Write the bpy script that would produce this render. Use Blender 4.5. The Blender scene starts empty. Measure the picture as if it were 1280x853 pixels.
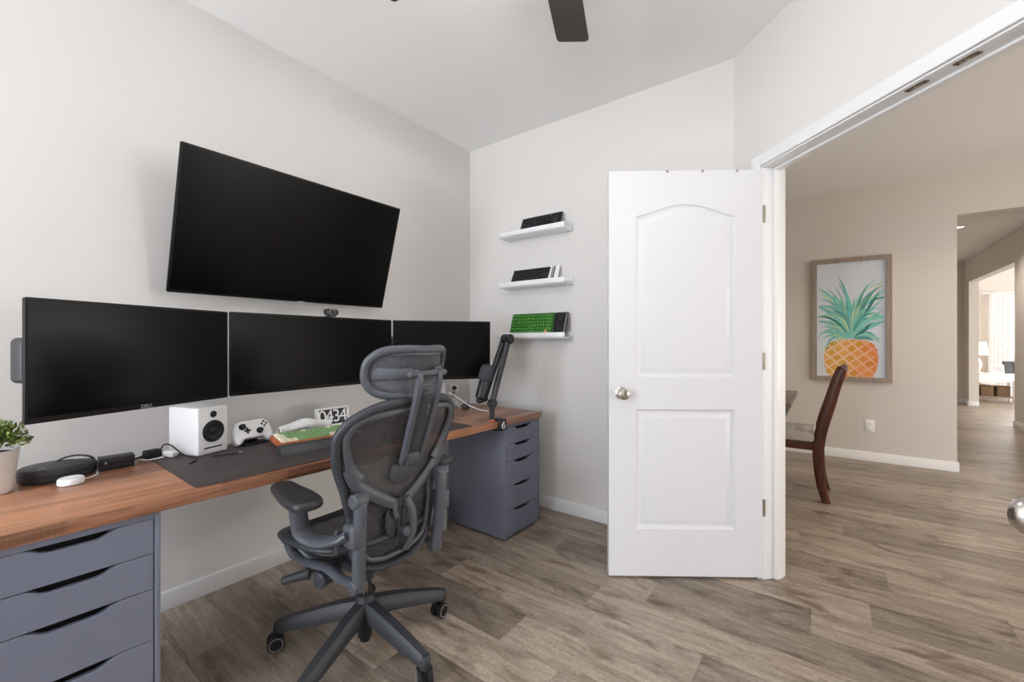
import bpy, bmesh, math, random
from mathutils import Vector, Matrix, Euler
R_ = math.radians
SC = bpy.context.scene
COL = SC.collection
random.seed(7)

# ------------------------------------------------------------------ materials
def mat(name, color=(.8, .8, .8), rough=.5, metal=0., spec=.5, coat=0., emit=None, estr=0.):
    m = bpy.data.materials.new(name); m.use_nodes = True
    b = m.node_tree.nodes['Principled BSDF']
    b.inputs['Base Color'].default_value = (*color, 1)
    b.inputs['Roughness'].default_value = rough
    b.inputs['Metallic'].default_value = metal
    b.inputs['Specular IOR Level'].default_value = spec
    b.inputs['Coat Weight'].default_value = coat
    if emit:
        b.inputs['Emission Color'].default_value = (*emit, 1)
        b.inputs['Emission Strength'].default_value = estr
    return m
def srgb(r, g, b):
    f = lambda c: (c/255/12.92) if c/255 <= .04045 else ((c/255+.055)/1.055)**2.4
    return (f(r), f(g), f(b))
def nodes(m): return m.node_tree.nodes, m.node_tree.links, m.node_tree.nodes['Principled BSDF']
def bump_noise(m, scale=200, strength=.05, dist=.001):
    N, L, b = nodes(m)
    t = N.new('ShaderNodeTexCoord'); n = N.new('ShaderNodeTexNoise'); n.inputs['Scale'].default_value = scale
    n.inputs['Detail'].default_value = 3
    bp = N.new('ShaderNodeBump'); bp.inputs['Strength'].default_value = strength; bp.inputs['Distance'].default_value = dist
    L.new(t.outputs['Object'], n.inputs['Vector']); L.new(n.outputs['Fac'], bp.inputs['Height']); L.new(bp.outputs['Normal'], b.inputs['Normal'])
    return m

M = {}
M['wall'] = bump_noise(mat('wall_paint', srgb(221, 218, 214), .85, spec=.2), 120, .12)
M['hall'] = bump_noise(mat('hall_paint', srgb(213, 206, 199), .85, spec=.2), 120, .12)
M['ceil'] = bump_noise(mat('ceiling_paint', srgb(243, 243, 242), .9, spec=.1), 90, .15)
M['trim'] = mat('trim_white', srgb(234, 234, 234), .38)
M['door'] = mat('door_white', srgb(221, 221, 224), .36)
M['nickel'] = mat('satin_nickel', srgb(200, 194, 186), .22, 1.)
M['hinge'] = mat('hinge_nickel', srgb(150, 140, 126), .35, 1.)
M['slate'] = bump_noise(mat('slate_paint', srgb(117, 121, 139), .42), 300, .03)
M['slate_dark'] = mat('drawer_gap', srgb(14, 14, 16), .8)
M['screen'] = mat('screen_black', srgb(5, 5, 5), .28, spec=.16)
M['bezel'] = mat('bezel_black', srgb(17, 17, 18), .42, spec=.3)
M['black'] = bump_noise(mat('black_plastic', srgb(24, 24, 26), .45), 400, .05)
M['dark'] = mat('dark_plastic', srgb(45, 46, 50), .45)
M['rubber'] = mat('black_rubber', srgb(18, 18, 19), .7)
M['graph'] = bump_noise(mat('graphite_nylon', srgb(80, 83, 90), .42), 500, .05)
M['graph_d'] = bump_noise(mat('graphite_dark', srgb(54, 56, 62), .45), 500, .05)
M['padv'] = bump_noise(mat('arm_pad_vinyl', srgb(44, 45, 48), .42), 600, .05)
M['base'] = bump_noise(mat('base_nylon', srgb(48, 50, 54), .5), 500, .05)
M['chrome'] = mat('column_chrome', srgb(170, 150, 135), .22, 1.)
M['white'] = mat('white_satin', srgb(236, 236, 236), .3)
M['whitem'] = mat('white_matte', srgb(238, 238, 238), .6)
M['grey'] = mat('grey_plastic', srgb(150, 150, 152), .5)
M['logo'] = mat('logo_grey', srgb(170, 170, 170), .4)
M['logow'] = mat('logo_white', srgb(235, 235, 235), .5)
M['cone'] = mat('speaker_cone', srgb(26, 26, 28), .6)
M['foam'] = bump_noise(mat('mic_foam', srgb(66, 67, 72), .95, spec=.1), 900, .5)
M['mat'] = bump_noise(mat('desk_mat_leather', srgb(66, 57, 56), .7), 500, .15)
M['soil'] = bump_noise(mat('soil', srgb(50, 40, 32), .95), 200, .5)
M['pot'] = mat('pot_white', srgb(238, 236, 232), .45)
M['kgreen'] = bump_noise(mat('keycap_sage', srgb(132, 168, 112), .55), 60, .1)
M['kcream'] = mat('keycap_cream', srgb(232, 226, 200), .55)
M['kdgreen'] = mat('keycap_green', srgb(64, 130, 44), .5)
M['kddgreen'] = mat('keyboard_green_case', srgb(30, 72, 28), .5)
M['kblack'] = mat('keycap_black', srgb(36, 35, 40), .5)
M['kcase'] = mat('keyboard_black_case', srgb(26, 25, 28), .5)
M['orange'] = mat('orange_case', srgb(176, 92, 52), .45)
M['fan'] = bump_noise(mat('fan_bronze', srgb(60, 53, 47), .5), 80, .1)
M['shade'] = mat('lamp_shade', srgb(250, 244, 232), .8, emit=(1, .88, .7), estr=.8)
M['bulb'] = mat('lens_glow', (1, 1, 1), .5, emit=(1, .95, .88), estr=6)
M['ceramic'] = mat('white_ceramic', srgb(240, 236, 228), .25)
M['linen'] = bump_noise(mat('seat_linen', srgb(200, 192, 184), .9), 400, .3)
M['brass'] = mat('nail_brass', srgb(60, 50, 44), .4, 1.)
M['wicker'] = bump_noise(mat('wicker', srgb(112, 88, 62), .8), 120, .8, .01)
M['curtain'] = mat('sheer_curtain', srgb(245, 245, 245), .9)
M['canvas'] = bump_noise(mat('canvas', srgb(214, 221, 230), .8), 300, .1)
M['photo'] = mat('print_grey', srgb(190, 190, 192), .4)
M['vinylblind'] = mat('blind_white', srgb(244, 244, 244), .5)
M['key_art'] = mat('accent_keycap', srgb(210, 150, 110), .5)

def wood(name, dark, light, rough=.4, axis=1, stave=.07, coat=0.):
    m = mat(name, light, rough, coat=coat); N, L, b = nodes(m)
    tc = N.new('ShaderNodeTexCoord'); mp = N.new('ShaderNodeMapping')
    sc = [14, 14, 14]; sc[axis] = 1.1; mp.inputs['Scale'].default_value = sc
    n1 = N.new('ShaderNodeTexNoise'); n1.inputs['Scale'].default_value = 2.2; n1.inputs['Detail'].default_value = 7; n1.inputs['Distortion'].default_value = 1.2
    mp2 = N.new('ShaderNodeMapping'); s2 = [60, 60, 60]; s2[axis] = 2.5; mp2.inputs['Scale'].default_value = s2
    n2 = N.new('ShaderNodeTexNoise'); n2.inputs['Scale'].default_value = 3; n2.inputs['Detail'].default_value = 4
    mx = N.new('ShaderNodeMix'); mx.data_type = 'FLOAT'; mx.inputs[0].default_value = .38
    L.new(tc.outputs['Object'], mp.inputs[0]); L.new(tc.outputs['Object'], mp2.inputs[0])
    L.new(mp.outputs[0], n1.inputs['Vector']); L.new(mp2.outputs[0], n2.inputs['Vector'])
    L.new(n1.outputs['Fac'], mx.inputs[2]); L.new(n2.outputs['Fac'], mx.inputs[3])
    src = mx.outputs[0]
    if stave:
        br = N.new('ShaderNodeTexBrick'); br.inputs['Scale'].default_value = 1
        mb = N.new('ShaderNodeMapping'); mb.inputs['Rotation'].default_value = (0, 0, R_(90) if axis == 1 else 0)
        L.new(tc.outputs['Object'], mb.inputs[0]); L.new(mb.outputs[0], br.inputs['Vector'])
        br.inputs['Brick Width'].default_value = .55; br.inputs['Row Height'].default_value = stave; br.inputs['Mortar Size'].default_value = 0
        br.inputs['Color1'].default_value = (.1, .1, .1, 1); br.inputs['Color2'].default_value = (.9, .9, .9, 1)
        br.offset = .37
        m2 = N.new('ShaderNodeMix'); m2.data_type = 'FLOAT'; m2.inputs[0].default_value = .30
        L.new(src, m2.inputs[2]); L.new(br.outputs['Color'], m2.inputs[3]); src = m2.outputs[0]
    cr = N.new('ShaderNodeValToRGB'); cr.color_ramp.elements[0].position = .33; cr.color_ramp.elements[1].position = .68
    cr.color_ramp.elements[0].color = (*dark, 1); cr.color_ramp.elements[1].color = (*light, 1)
    L.new(src, cr.inputs[0]); L.new(cr.outputs[0], b.inputs['Base Color'])
    return m
M['walnut'] = wood('walnut_top', srgb(88, 54, 38), srgb(186, 130, 96), .36)
M['walnut_edge'] = wood('walnut_edge', srgb(120, 66, 36), srgb(196, 128, 78), .42, stave=0)
M['cherry'] = wood('cherry_wood', srgb(52, 24, 15), srgb(104, 55, 34), .35, axis=2, stave=0)
M['greywood'] = wood('grey_wood', srgb(112, 98, 88), srgb(150, 136, 126), .5, axis=0, stave=0)
M['tablewood'] = wood('dining_table_wood', srgb(92, 78, 70), srgb(126, 110, 100), .35, axis=0, stave=0)
M['darkwood'] = wood('dark_apron_wood', srgb(28, 22, 20), srgb(48, 40, 36), .4, axis=0, stave=0)
M['framewood'] = wood('frame_wood', srgb(134, 119, 106), srgb(170, 154, 140), .55, axis=2, stave=0)

def floor_material():
    m = mat('vinyl_plank_floor', (.3, .25, .2), .36, spec=.45); N, L, b = nodes(m)
    at = N.new('ShaderNodeAttribute'); at.attribute_name = 'plank'
    sep = N.new('ShaderNodeSeparateColor'); L.new(at.outputs['Color'], sep.inputs[0])
    tc = N.new('ShaderNodeTexCoord')
    off = N.new('ShaderNodeCombineXYZ'); mu = N.new('ShaderNodeMath'); mu.operation = 'MULTIPLY'; mu.inputs[1].default_value = 37
    L.new(sep.outputs[1], mu.inputs[0]); L.new(mu.outputs[0], off.inputs[0]); L.new(mu.outputs[0], off.inputs[2])
    ad = N.new('ShaderNodeVectorMath'); ad.operation = 'ADD'; L.new(tc.outputs['Object'], ad.inputs[0]); L.new(off.outputs[0], ad.inputs[1])
    def nz(scale, nscale, detail, dist):
        mp = N.new('ShaderNodeMapping'); mp.inputs['Scale'].default_value = scale; L.new(ad.outputs[0], mp.inputs[0])
        n = N.new('ShaderNodeTexNoise'); n.inputs['Scale'].default_value = nscale; n.inputs['Detail'].default_value = detail
        n.inputs['Distortion'].default_value = dist; n.inputs['Roughness'].default_value = .6
        L.new(mp.outputs[0], n.inputs['Vector']); return n
    n1 = nz((1.1, 9, 9), 1.6, 6, 1.3)       # broad cathedral figure
    n2 = nz((4, 90, 90), 2, 4, .3)          # fine grain
    n3 = nz((2.2, 5.5, 5), 2.0, 3, .6)      # knots and dark streaks
    mx = N.new('ShaderNodeMix'); mx.data_type = 'FLOAT'; mx.inputs[0].default_value = .4
    L.new(n1.outputs['Fac'], mx.inputs[2]); L.new(n2.outputs['Fac'], mx.inputs[3])
    cr = N.new('ShaderNodeValToRGB'); e = cr.color_ramp.elements
    e[0].position = .30; e[0].color = (*srgb(118, 102, 86), 1); e[1].position = .68; e[1].color = (*srgb(192, 177, 161), 1)
    L.new(mx.outputs[0], cr.inputs[0])
    kr = N.new('ShaderNodeValToRGB'); k = kr.color_ramp.elements
    k[0].position = .52; k[0].color = (1, 1, 1, 1); k[1].position = .70; k[1].color = (.50, .45, .41, 1)
    L.new(n3.outputs['Fac'], kr.inputs[0])
    m1 = N.new('ShaderNodeMix'); m1.data_type = 'RGBA'; m1.blend_type = 'MULTIPLY'; m1.inputs[0].default_value = 1
    L.new(cr.outputs[0], m1.inputs[6]); L.new(kr.outputs[0], m1.inputs[7])
    n4 = nz((26, 60, 60), 2.4, 2, 0)        # speckled pores
    k4 = N.new('ShaderNodeMapRange'); k4.inputs['From Min'].default_value = .3; k4.inputs['From Max'].default_value = .7; k4.inputs['To Min'].default_value = .85; k4.inputs['To Max'].default_value = 1.2
    L.new(n4.outputs['Fac'], k4.inputs['Value'])
    v4 = N.new('ShaderNodeVectorMath'); v4.operation = 'SCALE'; L.new(m1.outputs[2], v4.inputs[0]); L.new(k4.outputs[0], v4.inputs['Scale'])
    sc = N.new('ShaderNodeMapRange'); sc.inputs['To Min'].default_value = .50; sc.inputs['To Max'].default_value = 1.18
    L.new(sep.outputs[0], sc.inputs['Value'])
    vm = N.new('ShaderNodeVectorMath'); vm.operation = 'SCALE'; L.new(v4.outputs[0], vm.inputs[0]); L.new(sc.outputs[0], vm.inputs['Scale'])
    L.new(vm.outputs[0], b.inputs['Base Color'])
    rr = N.new('ShaderNodeMapRange'); rr.inputs['To Min'].default_value = .30; rr.inputs['To Max'].default_value = .46
    L.new(n2.outputs['Fac'], rr.inputs['Value']); L.new(rr.outputs[0], b.inputs['Roughness'])
    bp = N.new('ShaderNodeBump'); bp.inputs['Strength'].default_value = .12; bp.inputs['Distance'].default_value = .001
    L.new(n2.outputs['Fac'], bp.inputs['Height']); L.new(bp.outputs['Normal'], b.inputs['Normal'])
    return m
M['floor'] = floor_material()

def weave_material(name, color, opacity=.8):
    m = mat(name, color, .6, spec=.3); N, L, b = nodes(m)
    tr = N.new('ShaderNodeBsdfTransparent'); mx = N.new('ShaderNodeMixShader')
    tc = N.new('ShaderNodeTexCoord'); w = N.new('ShaderNodeTexNoise'); w.inputs['Scale'].default_value = 260; w.inputs['Detail'].default_value = 1
    mp = N.new('ShaderNodeMapping'); mp.inputs['Scale'].default_value = (1, .35, 1.6)
    L.new(tc.outputs['Object'], mp.inputs[0]); L.new(mp.outputs[0], w.inputs['Vector'])
    mr = N.new('ShaderNodeMapRange'); mr.inputs['From Min'].default_value = .3; mr.inputs['From Max'].default_value = .7
    mr.inputs['To Min'].default_value = opacity-.16; mr.inputs['To Max'].default_value = min(1, opacity+.14)
    L.new(w.outputs['Fac'], mr.inputs['Value'])
    L.new(mr.outputs[0], mx.inputs[0]); L.new(tr.outputs[0], mx.inputs[1]); L.new(b.outputs[0], mx.inputs[2])
    L.new(mx.outputs[0], N['Material Output'].inputs['Surface'])
    return m
M['mesh'] = weave_material('pellicle_mesh', srgb(70, 69, 71), .90)
M['mesh2'] = weave_material('seat_mesh', srgb(40, 40, 43), .97)
M['mesh3'] = weave_material('headrest_mesh', srgb(92, 92, 98), .86)

def leaf_material():
    m = mat('plant_leaf', srgb(72, 104, 44), .5); N, L, b = nodes(m)
    g = N.new('ShaderNodeNewGeometry'); cr = N.new('ShaderNodeValToRGB')
    e = cr.color_ramp.elements; e[0].color = (*srgb(44, 74, 30), 1); e[1].color = (*srgb(150, 170, 86), 1)
    L.new(g.outputs['Random Per Island'], cr.inputs[0]); L.new(cr.outputs[0], b.inputs['Base Color']); return m
M['leaf'] = leaf_material()

def pineapple_material():
    m = mat('painted_fruit', srgb(226, 160, 90), .8); N, L, b = nodes(m)
    tc = N.new('ShaderNodeTexCoord'); mp = N.new('ShaderNodeMapping'); mp.inputs['Rotation'].default_value = (0, R_(40), 0); mp.inputs['Scale'].default_value = (14, 14, 15)
    ch = N.new('ShaderNodeTexBrick'); ch.inputs['Scale'].default_value = 1; ch.inputs['Brick Width'].default_value = 1.1; ch.inputs['Row Height'].default_value = 1.
    sw = N.new('ShaderNodeSeparateXYZ'); cb = N.new('ShaderNodeCombineXYZ')
    nd = N.new('ShaderNodeTexNoise'); nd.inputs['Scale'].default_value = 9
    L.new(tc.outputs['Object'], mp.inputs[0]); L.new(mp.outputs[0], sw.inputs[0]); L.new(sw.outputs[0], cb.inputs[0]); L.new(sw.outputs[2], cb.inputs[1])
    L.new(cb.outputs[0], ch.inputs['Vector'])
    ch.inputs['Mortar Size'].default_value = .16; ch.inputs['Mortar Smooth'].default_value = .6; ch.offset = 0
    ch.inputs['Color1'].default_value = (*srgb(214, 158, 52), 1); ch.inputs['Color2'].default_value = (*srgb(232, 176, 96), 1); ch.inputs['Mortar'].default_value = (*srgb(240, 204, 172), 1)
    sx = N.new('ShaderNodeSeparateXYZ'); L.new(tc.outputs['Object'], sx.inputs[0])
    mr = N.new('ShaderNodeMapRange'); mr.inputs['From Min'].default_value = -.06; mr.inputs['From Max'].default_value = .2
    L.new(sx.outputs[0], mr.inputs['Value'])
    mul = N.new('ShaderNodeMath'); mul.operation = 'MULTIPLY'; L.new(mr.outputs[0], mul.inputs[0]); L.new(nd.outputs['Fac'], mul.inputs[1]); L.new(tc.outputs['Object'], nd.inputs['Vector'])
    mx = N.new('ShaderNodeMix'); mx.data_type = 'RGBA'; L.new(mul.outputs[0], mx.inputs[0]); L.new(ch.outputs[0], mx.inputs[6]); mx.inputs[7].default_value = (*srgb(226, 84, 58), 1)
    L.new(mx.outputs[2], b.inputs['Base Color']); return m
M['fruit'] = pineapple_material()
def painted_leaf_material():
    m = mat('painted_leaves', srgb(110, 190, 170), .8); N, L, b = nodes(m)
    g = N.new('ShaderNodeNewGeometry'); cr = N.new('ShaderNodeValToRGB'); e = cr.color_ramp.elements
    e[0].color = (*srgb(92, 178, 166), 1); e[1].color = (*srgb(190, 220, 170), 1)
    x = cr.color_ramp.elements.new(.35); x.color = (*srgb(140, 210, 196), 1); x = cr.color_ramp.elements.new(.62); x.color = (*srgb(104, 190, 188), 1)
    x = cr.color_ramp.elements.new(.12); x.color = (*srgb(52, 120, 110), 1)
    L.new(g.outputs['Random Per Island'], cr.inputs[0]); L.new(cr.outputs[0], b.inputs['Base Color']); return m
M['pleaf'] = painted_leaf_material()

# ------------------------------------------------------------------ mesh building
def catmull(pts, n=6, closed=False):
    P = [Vector(p) for p in pts]; out = []; N = len(P)
    segs = N if closed else N-1
    for i in range(segs):
        p0 = P[(i-1) % N] if closed or i > 0 else P[0]*2-P[1]
        p1 = P[i]; p2 = P[(i+1) % N]
        p3 = P[(i+2) % N] if closed or i+2 < N else P[-1]*2-P[-2]
        for k in range(n):
            t = k/n
            out.append(.5*((2*p1)+(-p0+p2)*t+(2*p0-5*p1+4*p2-p3)*t*t+(-p0+3*p1-3*p2+p3)*t**3))
    if not closed: out.append(P[-1].copy())
    return out
def rrect(w, h, r, n=6):
    pts = []
    for cx, cy, a0 in ((w/2-r, h/2-r, 0), (-w/2+r, h/2-r, 90), (-w/2+r, -h/2+r, 180), (w/2-r, -h/2+r, 270)):
        for k in range(n+1):
            a = R_(a0+90*k/n); pts.append((cx+r*math.cos(a), cy+r*math.sin(a)))
    return pts
class MB:
    def __init__(s): s.bm = bmesh.new()
    def add(s, bm, mx=None):
        if mx is not None: bmesh.ops.transform(bm, matrix=mx, verts=bm.verts)
        me = bpy.data.meshes.new('t'); bm.to_mesh(me); bm.free(); s.bm.from_mesh(me); bpy.data.meshes.remove(me); return s
    def box(s, c, size, bevel=0., seg=2, rot=None):
        bm = bmesh.new(); bmesh.ops.create_cube(bm, size=1)
        bmesh.ops.scale(bm, vec=size, verts=bm.verts)
        if bevel: bmesh.ops.bevel(bm, geom=bm.edges[:], offset=bevel, segments=seg, affect='EDGES', profile=.5, clamp_overlap=True)
        mx = Matrix.Translation(c)
        if rot is not None: mx = mx @ Euler(rot).to_matrix().to_4x4()
        return s.add(bm, mx)
    def b2(s, a, b, bevel=0., seg=2):
        return s.box([(a[i]+b[i])/2 for i in range(3)], [abs(b[i]-a[i]) for i in range(3)], bevel, seg)
    def prism(s, outline, z0, z1, mx=None, bevel=0., seg=2):
        bm = bmesh.new(); v = [bm.verts.new((x, y, z0)) for x, y in outline]; f = bm.faces.new(v)
        r = bmesh.ops.extrude_face_region(bm, geom=[f]); nv = [e for e in r['geom'] if isinstance(e, bmesh.types.BMVert)]
        for q in nv: q.co.z = z1
        bmesh.ops.recalc_face_normals(bm, faces=bm.faces)
        if bevel:
            ed = [e for e in bm.edges if abs(e.verts[0].co.z-e.verts[1].co.z) < 1e-7]
            bmesh.ops.bevel(bm, geom=ed, offset=bevel, segments=seg, affect='EDGES', profile=.5, clamp_overlap=True)
        return s.add(bm, mx)
    def lathe(s, prof, n=24, mx=None, cap=True):
        bm = bmesh.new(); rings = []
        for r, z in prof:
            rings.append([bm.verts.new((r*math.cos(2*math.pi*k/n), r*math.sin(2*math.pi*k/n), z)) for k in range(n)] if r > 1e-6 else [bm.verts.new((0, 0, z))])
        for a, b in zip(rings, rings[1:]):
            for k in range(n):
                if len(a) == 1 and len(b) == 1: continue
                if len(a) == 1: bm.faces.new((a[0], b[(k+1) % n], b[k]))
                elif len(b) == 1: bm.faces.new((a[k], a[(k+1) % n], b[0]))
                else: bm.faces.new((a[k], a[(k+1) % n], b[(k+1) % n], b[k]))
        if cap:
            if len(rings[0]) > 1: bm.faces.new(rings[0][::-1])
            if len(rings[-1]) > 1: bm.faces.new(rings[-1])
        bmesh.ops.recalc_face_normals(bm, faces=bm.faces)
        return s.add(bm, mx)
    def cyl(s, p0, p1, r, r2=None, n=20, bevel=0.):
        p0 = Vector(p0); p1 = Vector(p1); d = p1-p0; h = d.length; r2 = r if r2 is None else r2
        b = min(bevel, h/2-1e-5, r*.9, r2*.9) if bevel else 0
        prof = [(0, 0), (r-b, 0)]+([(r, b), (r2, h-b)] if b else [(r2, h)])+([(r2-b, h)] if b else [])+[(0, h)]
        if not b: prof = [(0, 0), (r, 0), (r2, h), (0, h)]
        q = d.to_track_quat('Z', 'Y').to_matrix().to_4x4()
        return s.lathe(prof, n, Matrix.Translation(p0) @ q)
    def sweep(s, pts, r, n=12, closed=False, up=(0, 0, 1), smooth=0, cap=True, prof=None):
        """r: number, (side, up) pair, or a function of t giving either."""
        if smooth: pts = catmull(pts, smooth, closed)
        P = [Vector(p) for p in pts]; N = len(P); bm = bmesh.new(); rings = []
        side = None
        for i in range(N):
            a = P[(i-1) % N] if closed or i > 0 else P[i]; b = P[(i+1) % N] if closed or i < N-1 else P[i]
            t = (b-a).normalized()
            if side is None:
                side = t.cross(Vector(up))
                if side.length < 1e-4: side = t.cross(Vector((1, 0, 0)))
            side = (side - t*side.dot(t)).normalized()
            u = Vector(up)
            sd = t.cross(u)
            if sd.length > .25: sd.normalize(); sd = sd if sd.dot(side) > 0 else -sd; side = sd
            upv = side.cross(t).normalized()
            rr = r(i/(N if closed else max(1, N-1))) if callable(r) else r
            rx, ry = rr if isinstance(rr, (tuple, list)) else (rr, rr)
            if prof: ring = [P[i]+side*(x*rx)+upv*(y*ry) for x, y in prof]
            else: ring = [P[i]+side*(rx*math.cos(2*math.pi*k/n))+upv*(ry*math.sin(2*math.pi*k/n)) for k in range(n)]
            rings.append([bm.verts.new(q) for q in ring])
        m = len(rings[0])
        for i in range(N if closed else N-1):
            a = rings[i]; b = rings[(i+1) % N]
            for k in range(m): bm.faces.new((a[k], a[(k+1) % m], b[(k+1) % m], b[k]))
        if not closed and cap:
            bm.faces.new(rings[0][::-1]); bm.faces.new(rings[-1])
        bmesh.ops.recalc_face_normals(bm, faces=bm.faces)
        return s.add(bm)
    def ball(s, c, r, n=20, mx=None):
        bm = bmesh.new(); bmesh.ops.create_uvsphere(bm, u_segments=n, v_segments=max(8, n//2), radius=1)
        rr = r if isinstance(r, (tuple, list)) else (r, r, r)
        q = Matrix.Translation(c) @ Matrix.Diagonal((*rr, 1))
        return s.add(bm, mx @ q if mx is not None else q)
    def grid(s, fn, nu, nv, closed=False):
        bm = bmesh.new(); g = [[bm.verts.new(fn(i/nu, j/nv)) for j in range(nv+1)] for i in range(nu+1)]
        for i in range(nu):
            for j in range(nv): bm.faces.new((g[i][j], g[i+1][j], g[i+1][j+1], g[i][j+1]))
        return s.add(bm)
    def poly(s, pts):
        bm = bmesh.new(); bm.faces.new([bm.verts.new(p) for p in pts]); return s.add(bm)
    def build(s, name, m, parent=None, mx=None, ang=40, kind=None):
        me = bpy.data.meshes.new(name)
        if mx is not None: bmesh.ops.transform(s.bm, matrix=mx, verts=s.bm.verts)
        s.bm.to_mesh(me); s.bm.free()
        for q in (m if isinstance(m, (list, tuple)) else [m]): me.materials.append(q)
        for p in me.polygons: p.use_smooth = True
        me.set_sharp_from_angle(angle=R_(ang))
        o = bpy.data.objects.new(name, me); COL.objects.link(o)
        if parent: o.parent = parent
        if kind: o['kind'] = kind
        return o
def tag(o, label, cat, group=None):
    o['label'] = label; o['category'] = cat
    if group: o['group'] = group
    return o
def thing(name, label, cat, loc=(0, 0, 0), rot=(0, 0, 0), group=None):
    o = bpy.data.objects.new(name, None); COL.objects.link(o); o.empty_display_size = .05
    o.location = loc; o.rotation_euler = rot
    return tag(o, label, cat, group)
def dup(root, loc=None, rot=None, label=None):
    def cp(o, par):
        c = o.copy(); COL.objects.link(c)
        if par: c.parent = par
        for ch in list(o.children): cp(ch, c)
        return c
    r = cp(root, None)
    if loc is not None: r.location = loc
    if rot is not None: r.rotation_euler = rot
    if label: r['label'] = label
    return r
def text_mesh(body, size, name, m, parent, mx, depth=.0006, align='CENTER'):
    cu = bpy.data.curves.new('txt', 'FONT'); cu.body = body; cu.size = size; cu.extrude = depth; cu.align_x = align; cu.align_y = 'CENTER'
    o = bpy.data.objects.new('txt', cu); COL.objects.link(o)
    dg = bpy.context.evaluated_depsgraph_get(); dg.update()
    me = bpy.data.meshes.new_from_object(o.evaluated_get(dg)); bpy.data.objects.remove(o); bpy.data.curves.remove(cu)
    me.name = name; me.transform(mx); me.materials.clear(); me.materials.append(m)
    q = bpy.data.objects.new(name, me); COL.objects.link(q); q.parent = parent; return q
def frame_mx(o, x, y, z):
    m = Matrix.Identity(4)
    for i, v in enumerate((x, y, z)):
        v = Vector(v).normalized()
        for k in range(3): m[k][i] = v[k]
    m.translation = Vector(o); return m
T = Matrix.Translation
def RX(a): return Matrix.Rotation(R_(a), 4, 'X')
def RY(a): return Matrix.Rotation(R_(a), 4, 'Y')
def RZ(a): return Matrix.Rotation(R_(a), 4, 'Z')

# ------------------------------------------------------------------ camera
TH = R_(36.49)
cam = bpy.data.cameras.new('camera'); cam.lens = 534.2/1280*36; cam.sensor_width = 36; cam.shift_y = 1.1/1280; cam.clip_start = .02
co = bpy.data.objects.new('camera', cam); COL.objects.link(co); co.location = (0, 0, 1.185); co.rotation_euler = (R_(90), 0, TH); SC.camera = co

# ------------------------------------------------------------------ room shell
XL, YB, H = -2.354, 2.6045, 2.739
SQ = math.sqrt(.5)
C0 = Vector((-.4142, YB, 0)); U = Vector((SQ, -SQ, 0)); Mo = Vector((SQ, SQ, 0))    # diagonal wall: corner, direction, outward
S0, S1, SE = .2138, 1.744, 1.95
XR = C0.x+SE*SQ; YR = C0.y-SE*SQ
YF = -2.9
YH, XW = 5.537, .944
WX, WE = 2.1, 11.77

def wall(name, boxes, m='wall'):
    b = MB()
    for a, c in boxes: b.b2(a, c)
    return b.build(name, M[m], kind='structure')

# floor: vinyl planks running along X
PW, PL = .196, 1.205
joint = {-1: (-.06, 3), -2: (-.67, 2), -3: (-.885, 1), -4: (-.38, 1), -5: (-1.05, 0), -6: (-.78, 0), 0: (.15, 0), 1: (.61, 0), 2: (.235, 0), 3: (.465, 0), 4: (-.14, 0), 5: (.075, 0), 6: (.53, 0), 8: (.365, 0), 10: (.675, 0), 12: (.155, 0)}
tone = {(-1, -1): .2, (-1, -2): .45, (-1, 0): .62, (-2, 0): .3, (-2, -1): .62, (-3, -1): .38, (-3, 0): .68, (-4, -1): .62, (-4, -2): .2, (-4, 0): .36, (-5, -1): .2, (-5, 0): .72, (-6, 0): .6, (-6, -1): .8,
        (0, 0): .14, (0, -1): .6, (1, -1): .42, (1, 0): .66, (2, -1): .3, (2, 0): .62, (3, -1): .55, (3, 0): .35, (4, 0): .55, (5, 0): .18, (5, -1): .6, (6, -1): .4, (6, 0): .6, (8, 0): .2, (-7, -1): .15}
bm = bmesh.new(); lay = bm.loops.layers.float_color.new('plank')
rng = random.Random(11)
for row in range(-28, 57):
    y0 = 2.315+PW*row; jx = joint.get(row, (rng.uniform(-.6, .6), 0))[0]
    for k in range(-6, 7):
        x0 = jx+PL*k; x1 = x0+PL
        if x1 < -5.2 or x0 > 6.7: continue
        tn = tone.get((row, k), rng.uniform(.25, .78)); rd = rng.random()
        g = .0007
        f = bm.faces.new([bm.verts.new(p) for p in ((x0+g, y0+g, 0), (x1-g, y0+g, 0), (x1-g, y0+PW-g, 0), (x0+g, y0+PW-g, 0))])
        for l in f.loops: l[lay] = (tn, rd, 0, 1)
f = bm.faces.new([bm.verts.new(p) for p in ((-5.3, -3.2, -.004), (6.8, -3.2, -.004), (6.8, 13.5, -.004), (-5.3, 13.5, -.004))])
for l in f.loops: l[lay] = (.25, .5, 0, 1)
me = bpy.data.meshes.new('floor'); bm.to_mesh(me); bm.free(); me.materials.append(M['floor'])
fl = bpy.data.objects.new('floor', me); COL.objects.link(fl); fl['kind'] = 'structure'

wall('ceiling', [((-5.3, -3.2, H), (6.8, 13.5, H+.1))], 'ceil')
wall('wall_left', [((XL-.12, YF-.12, 0), (XL, YB+.12, H))])
wall('wall_back', [((XL, YB, 0), (C0.x+.05, YB+.12, H))])
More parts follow.
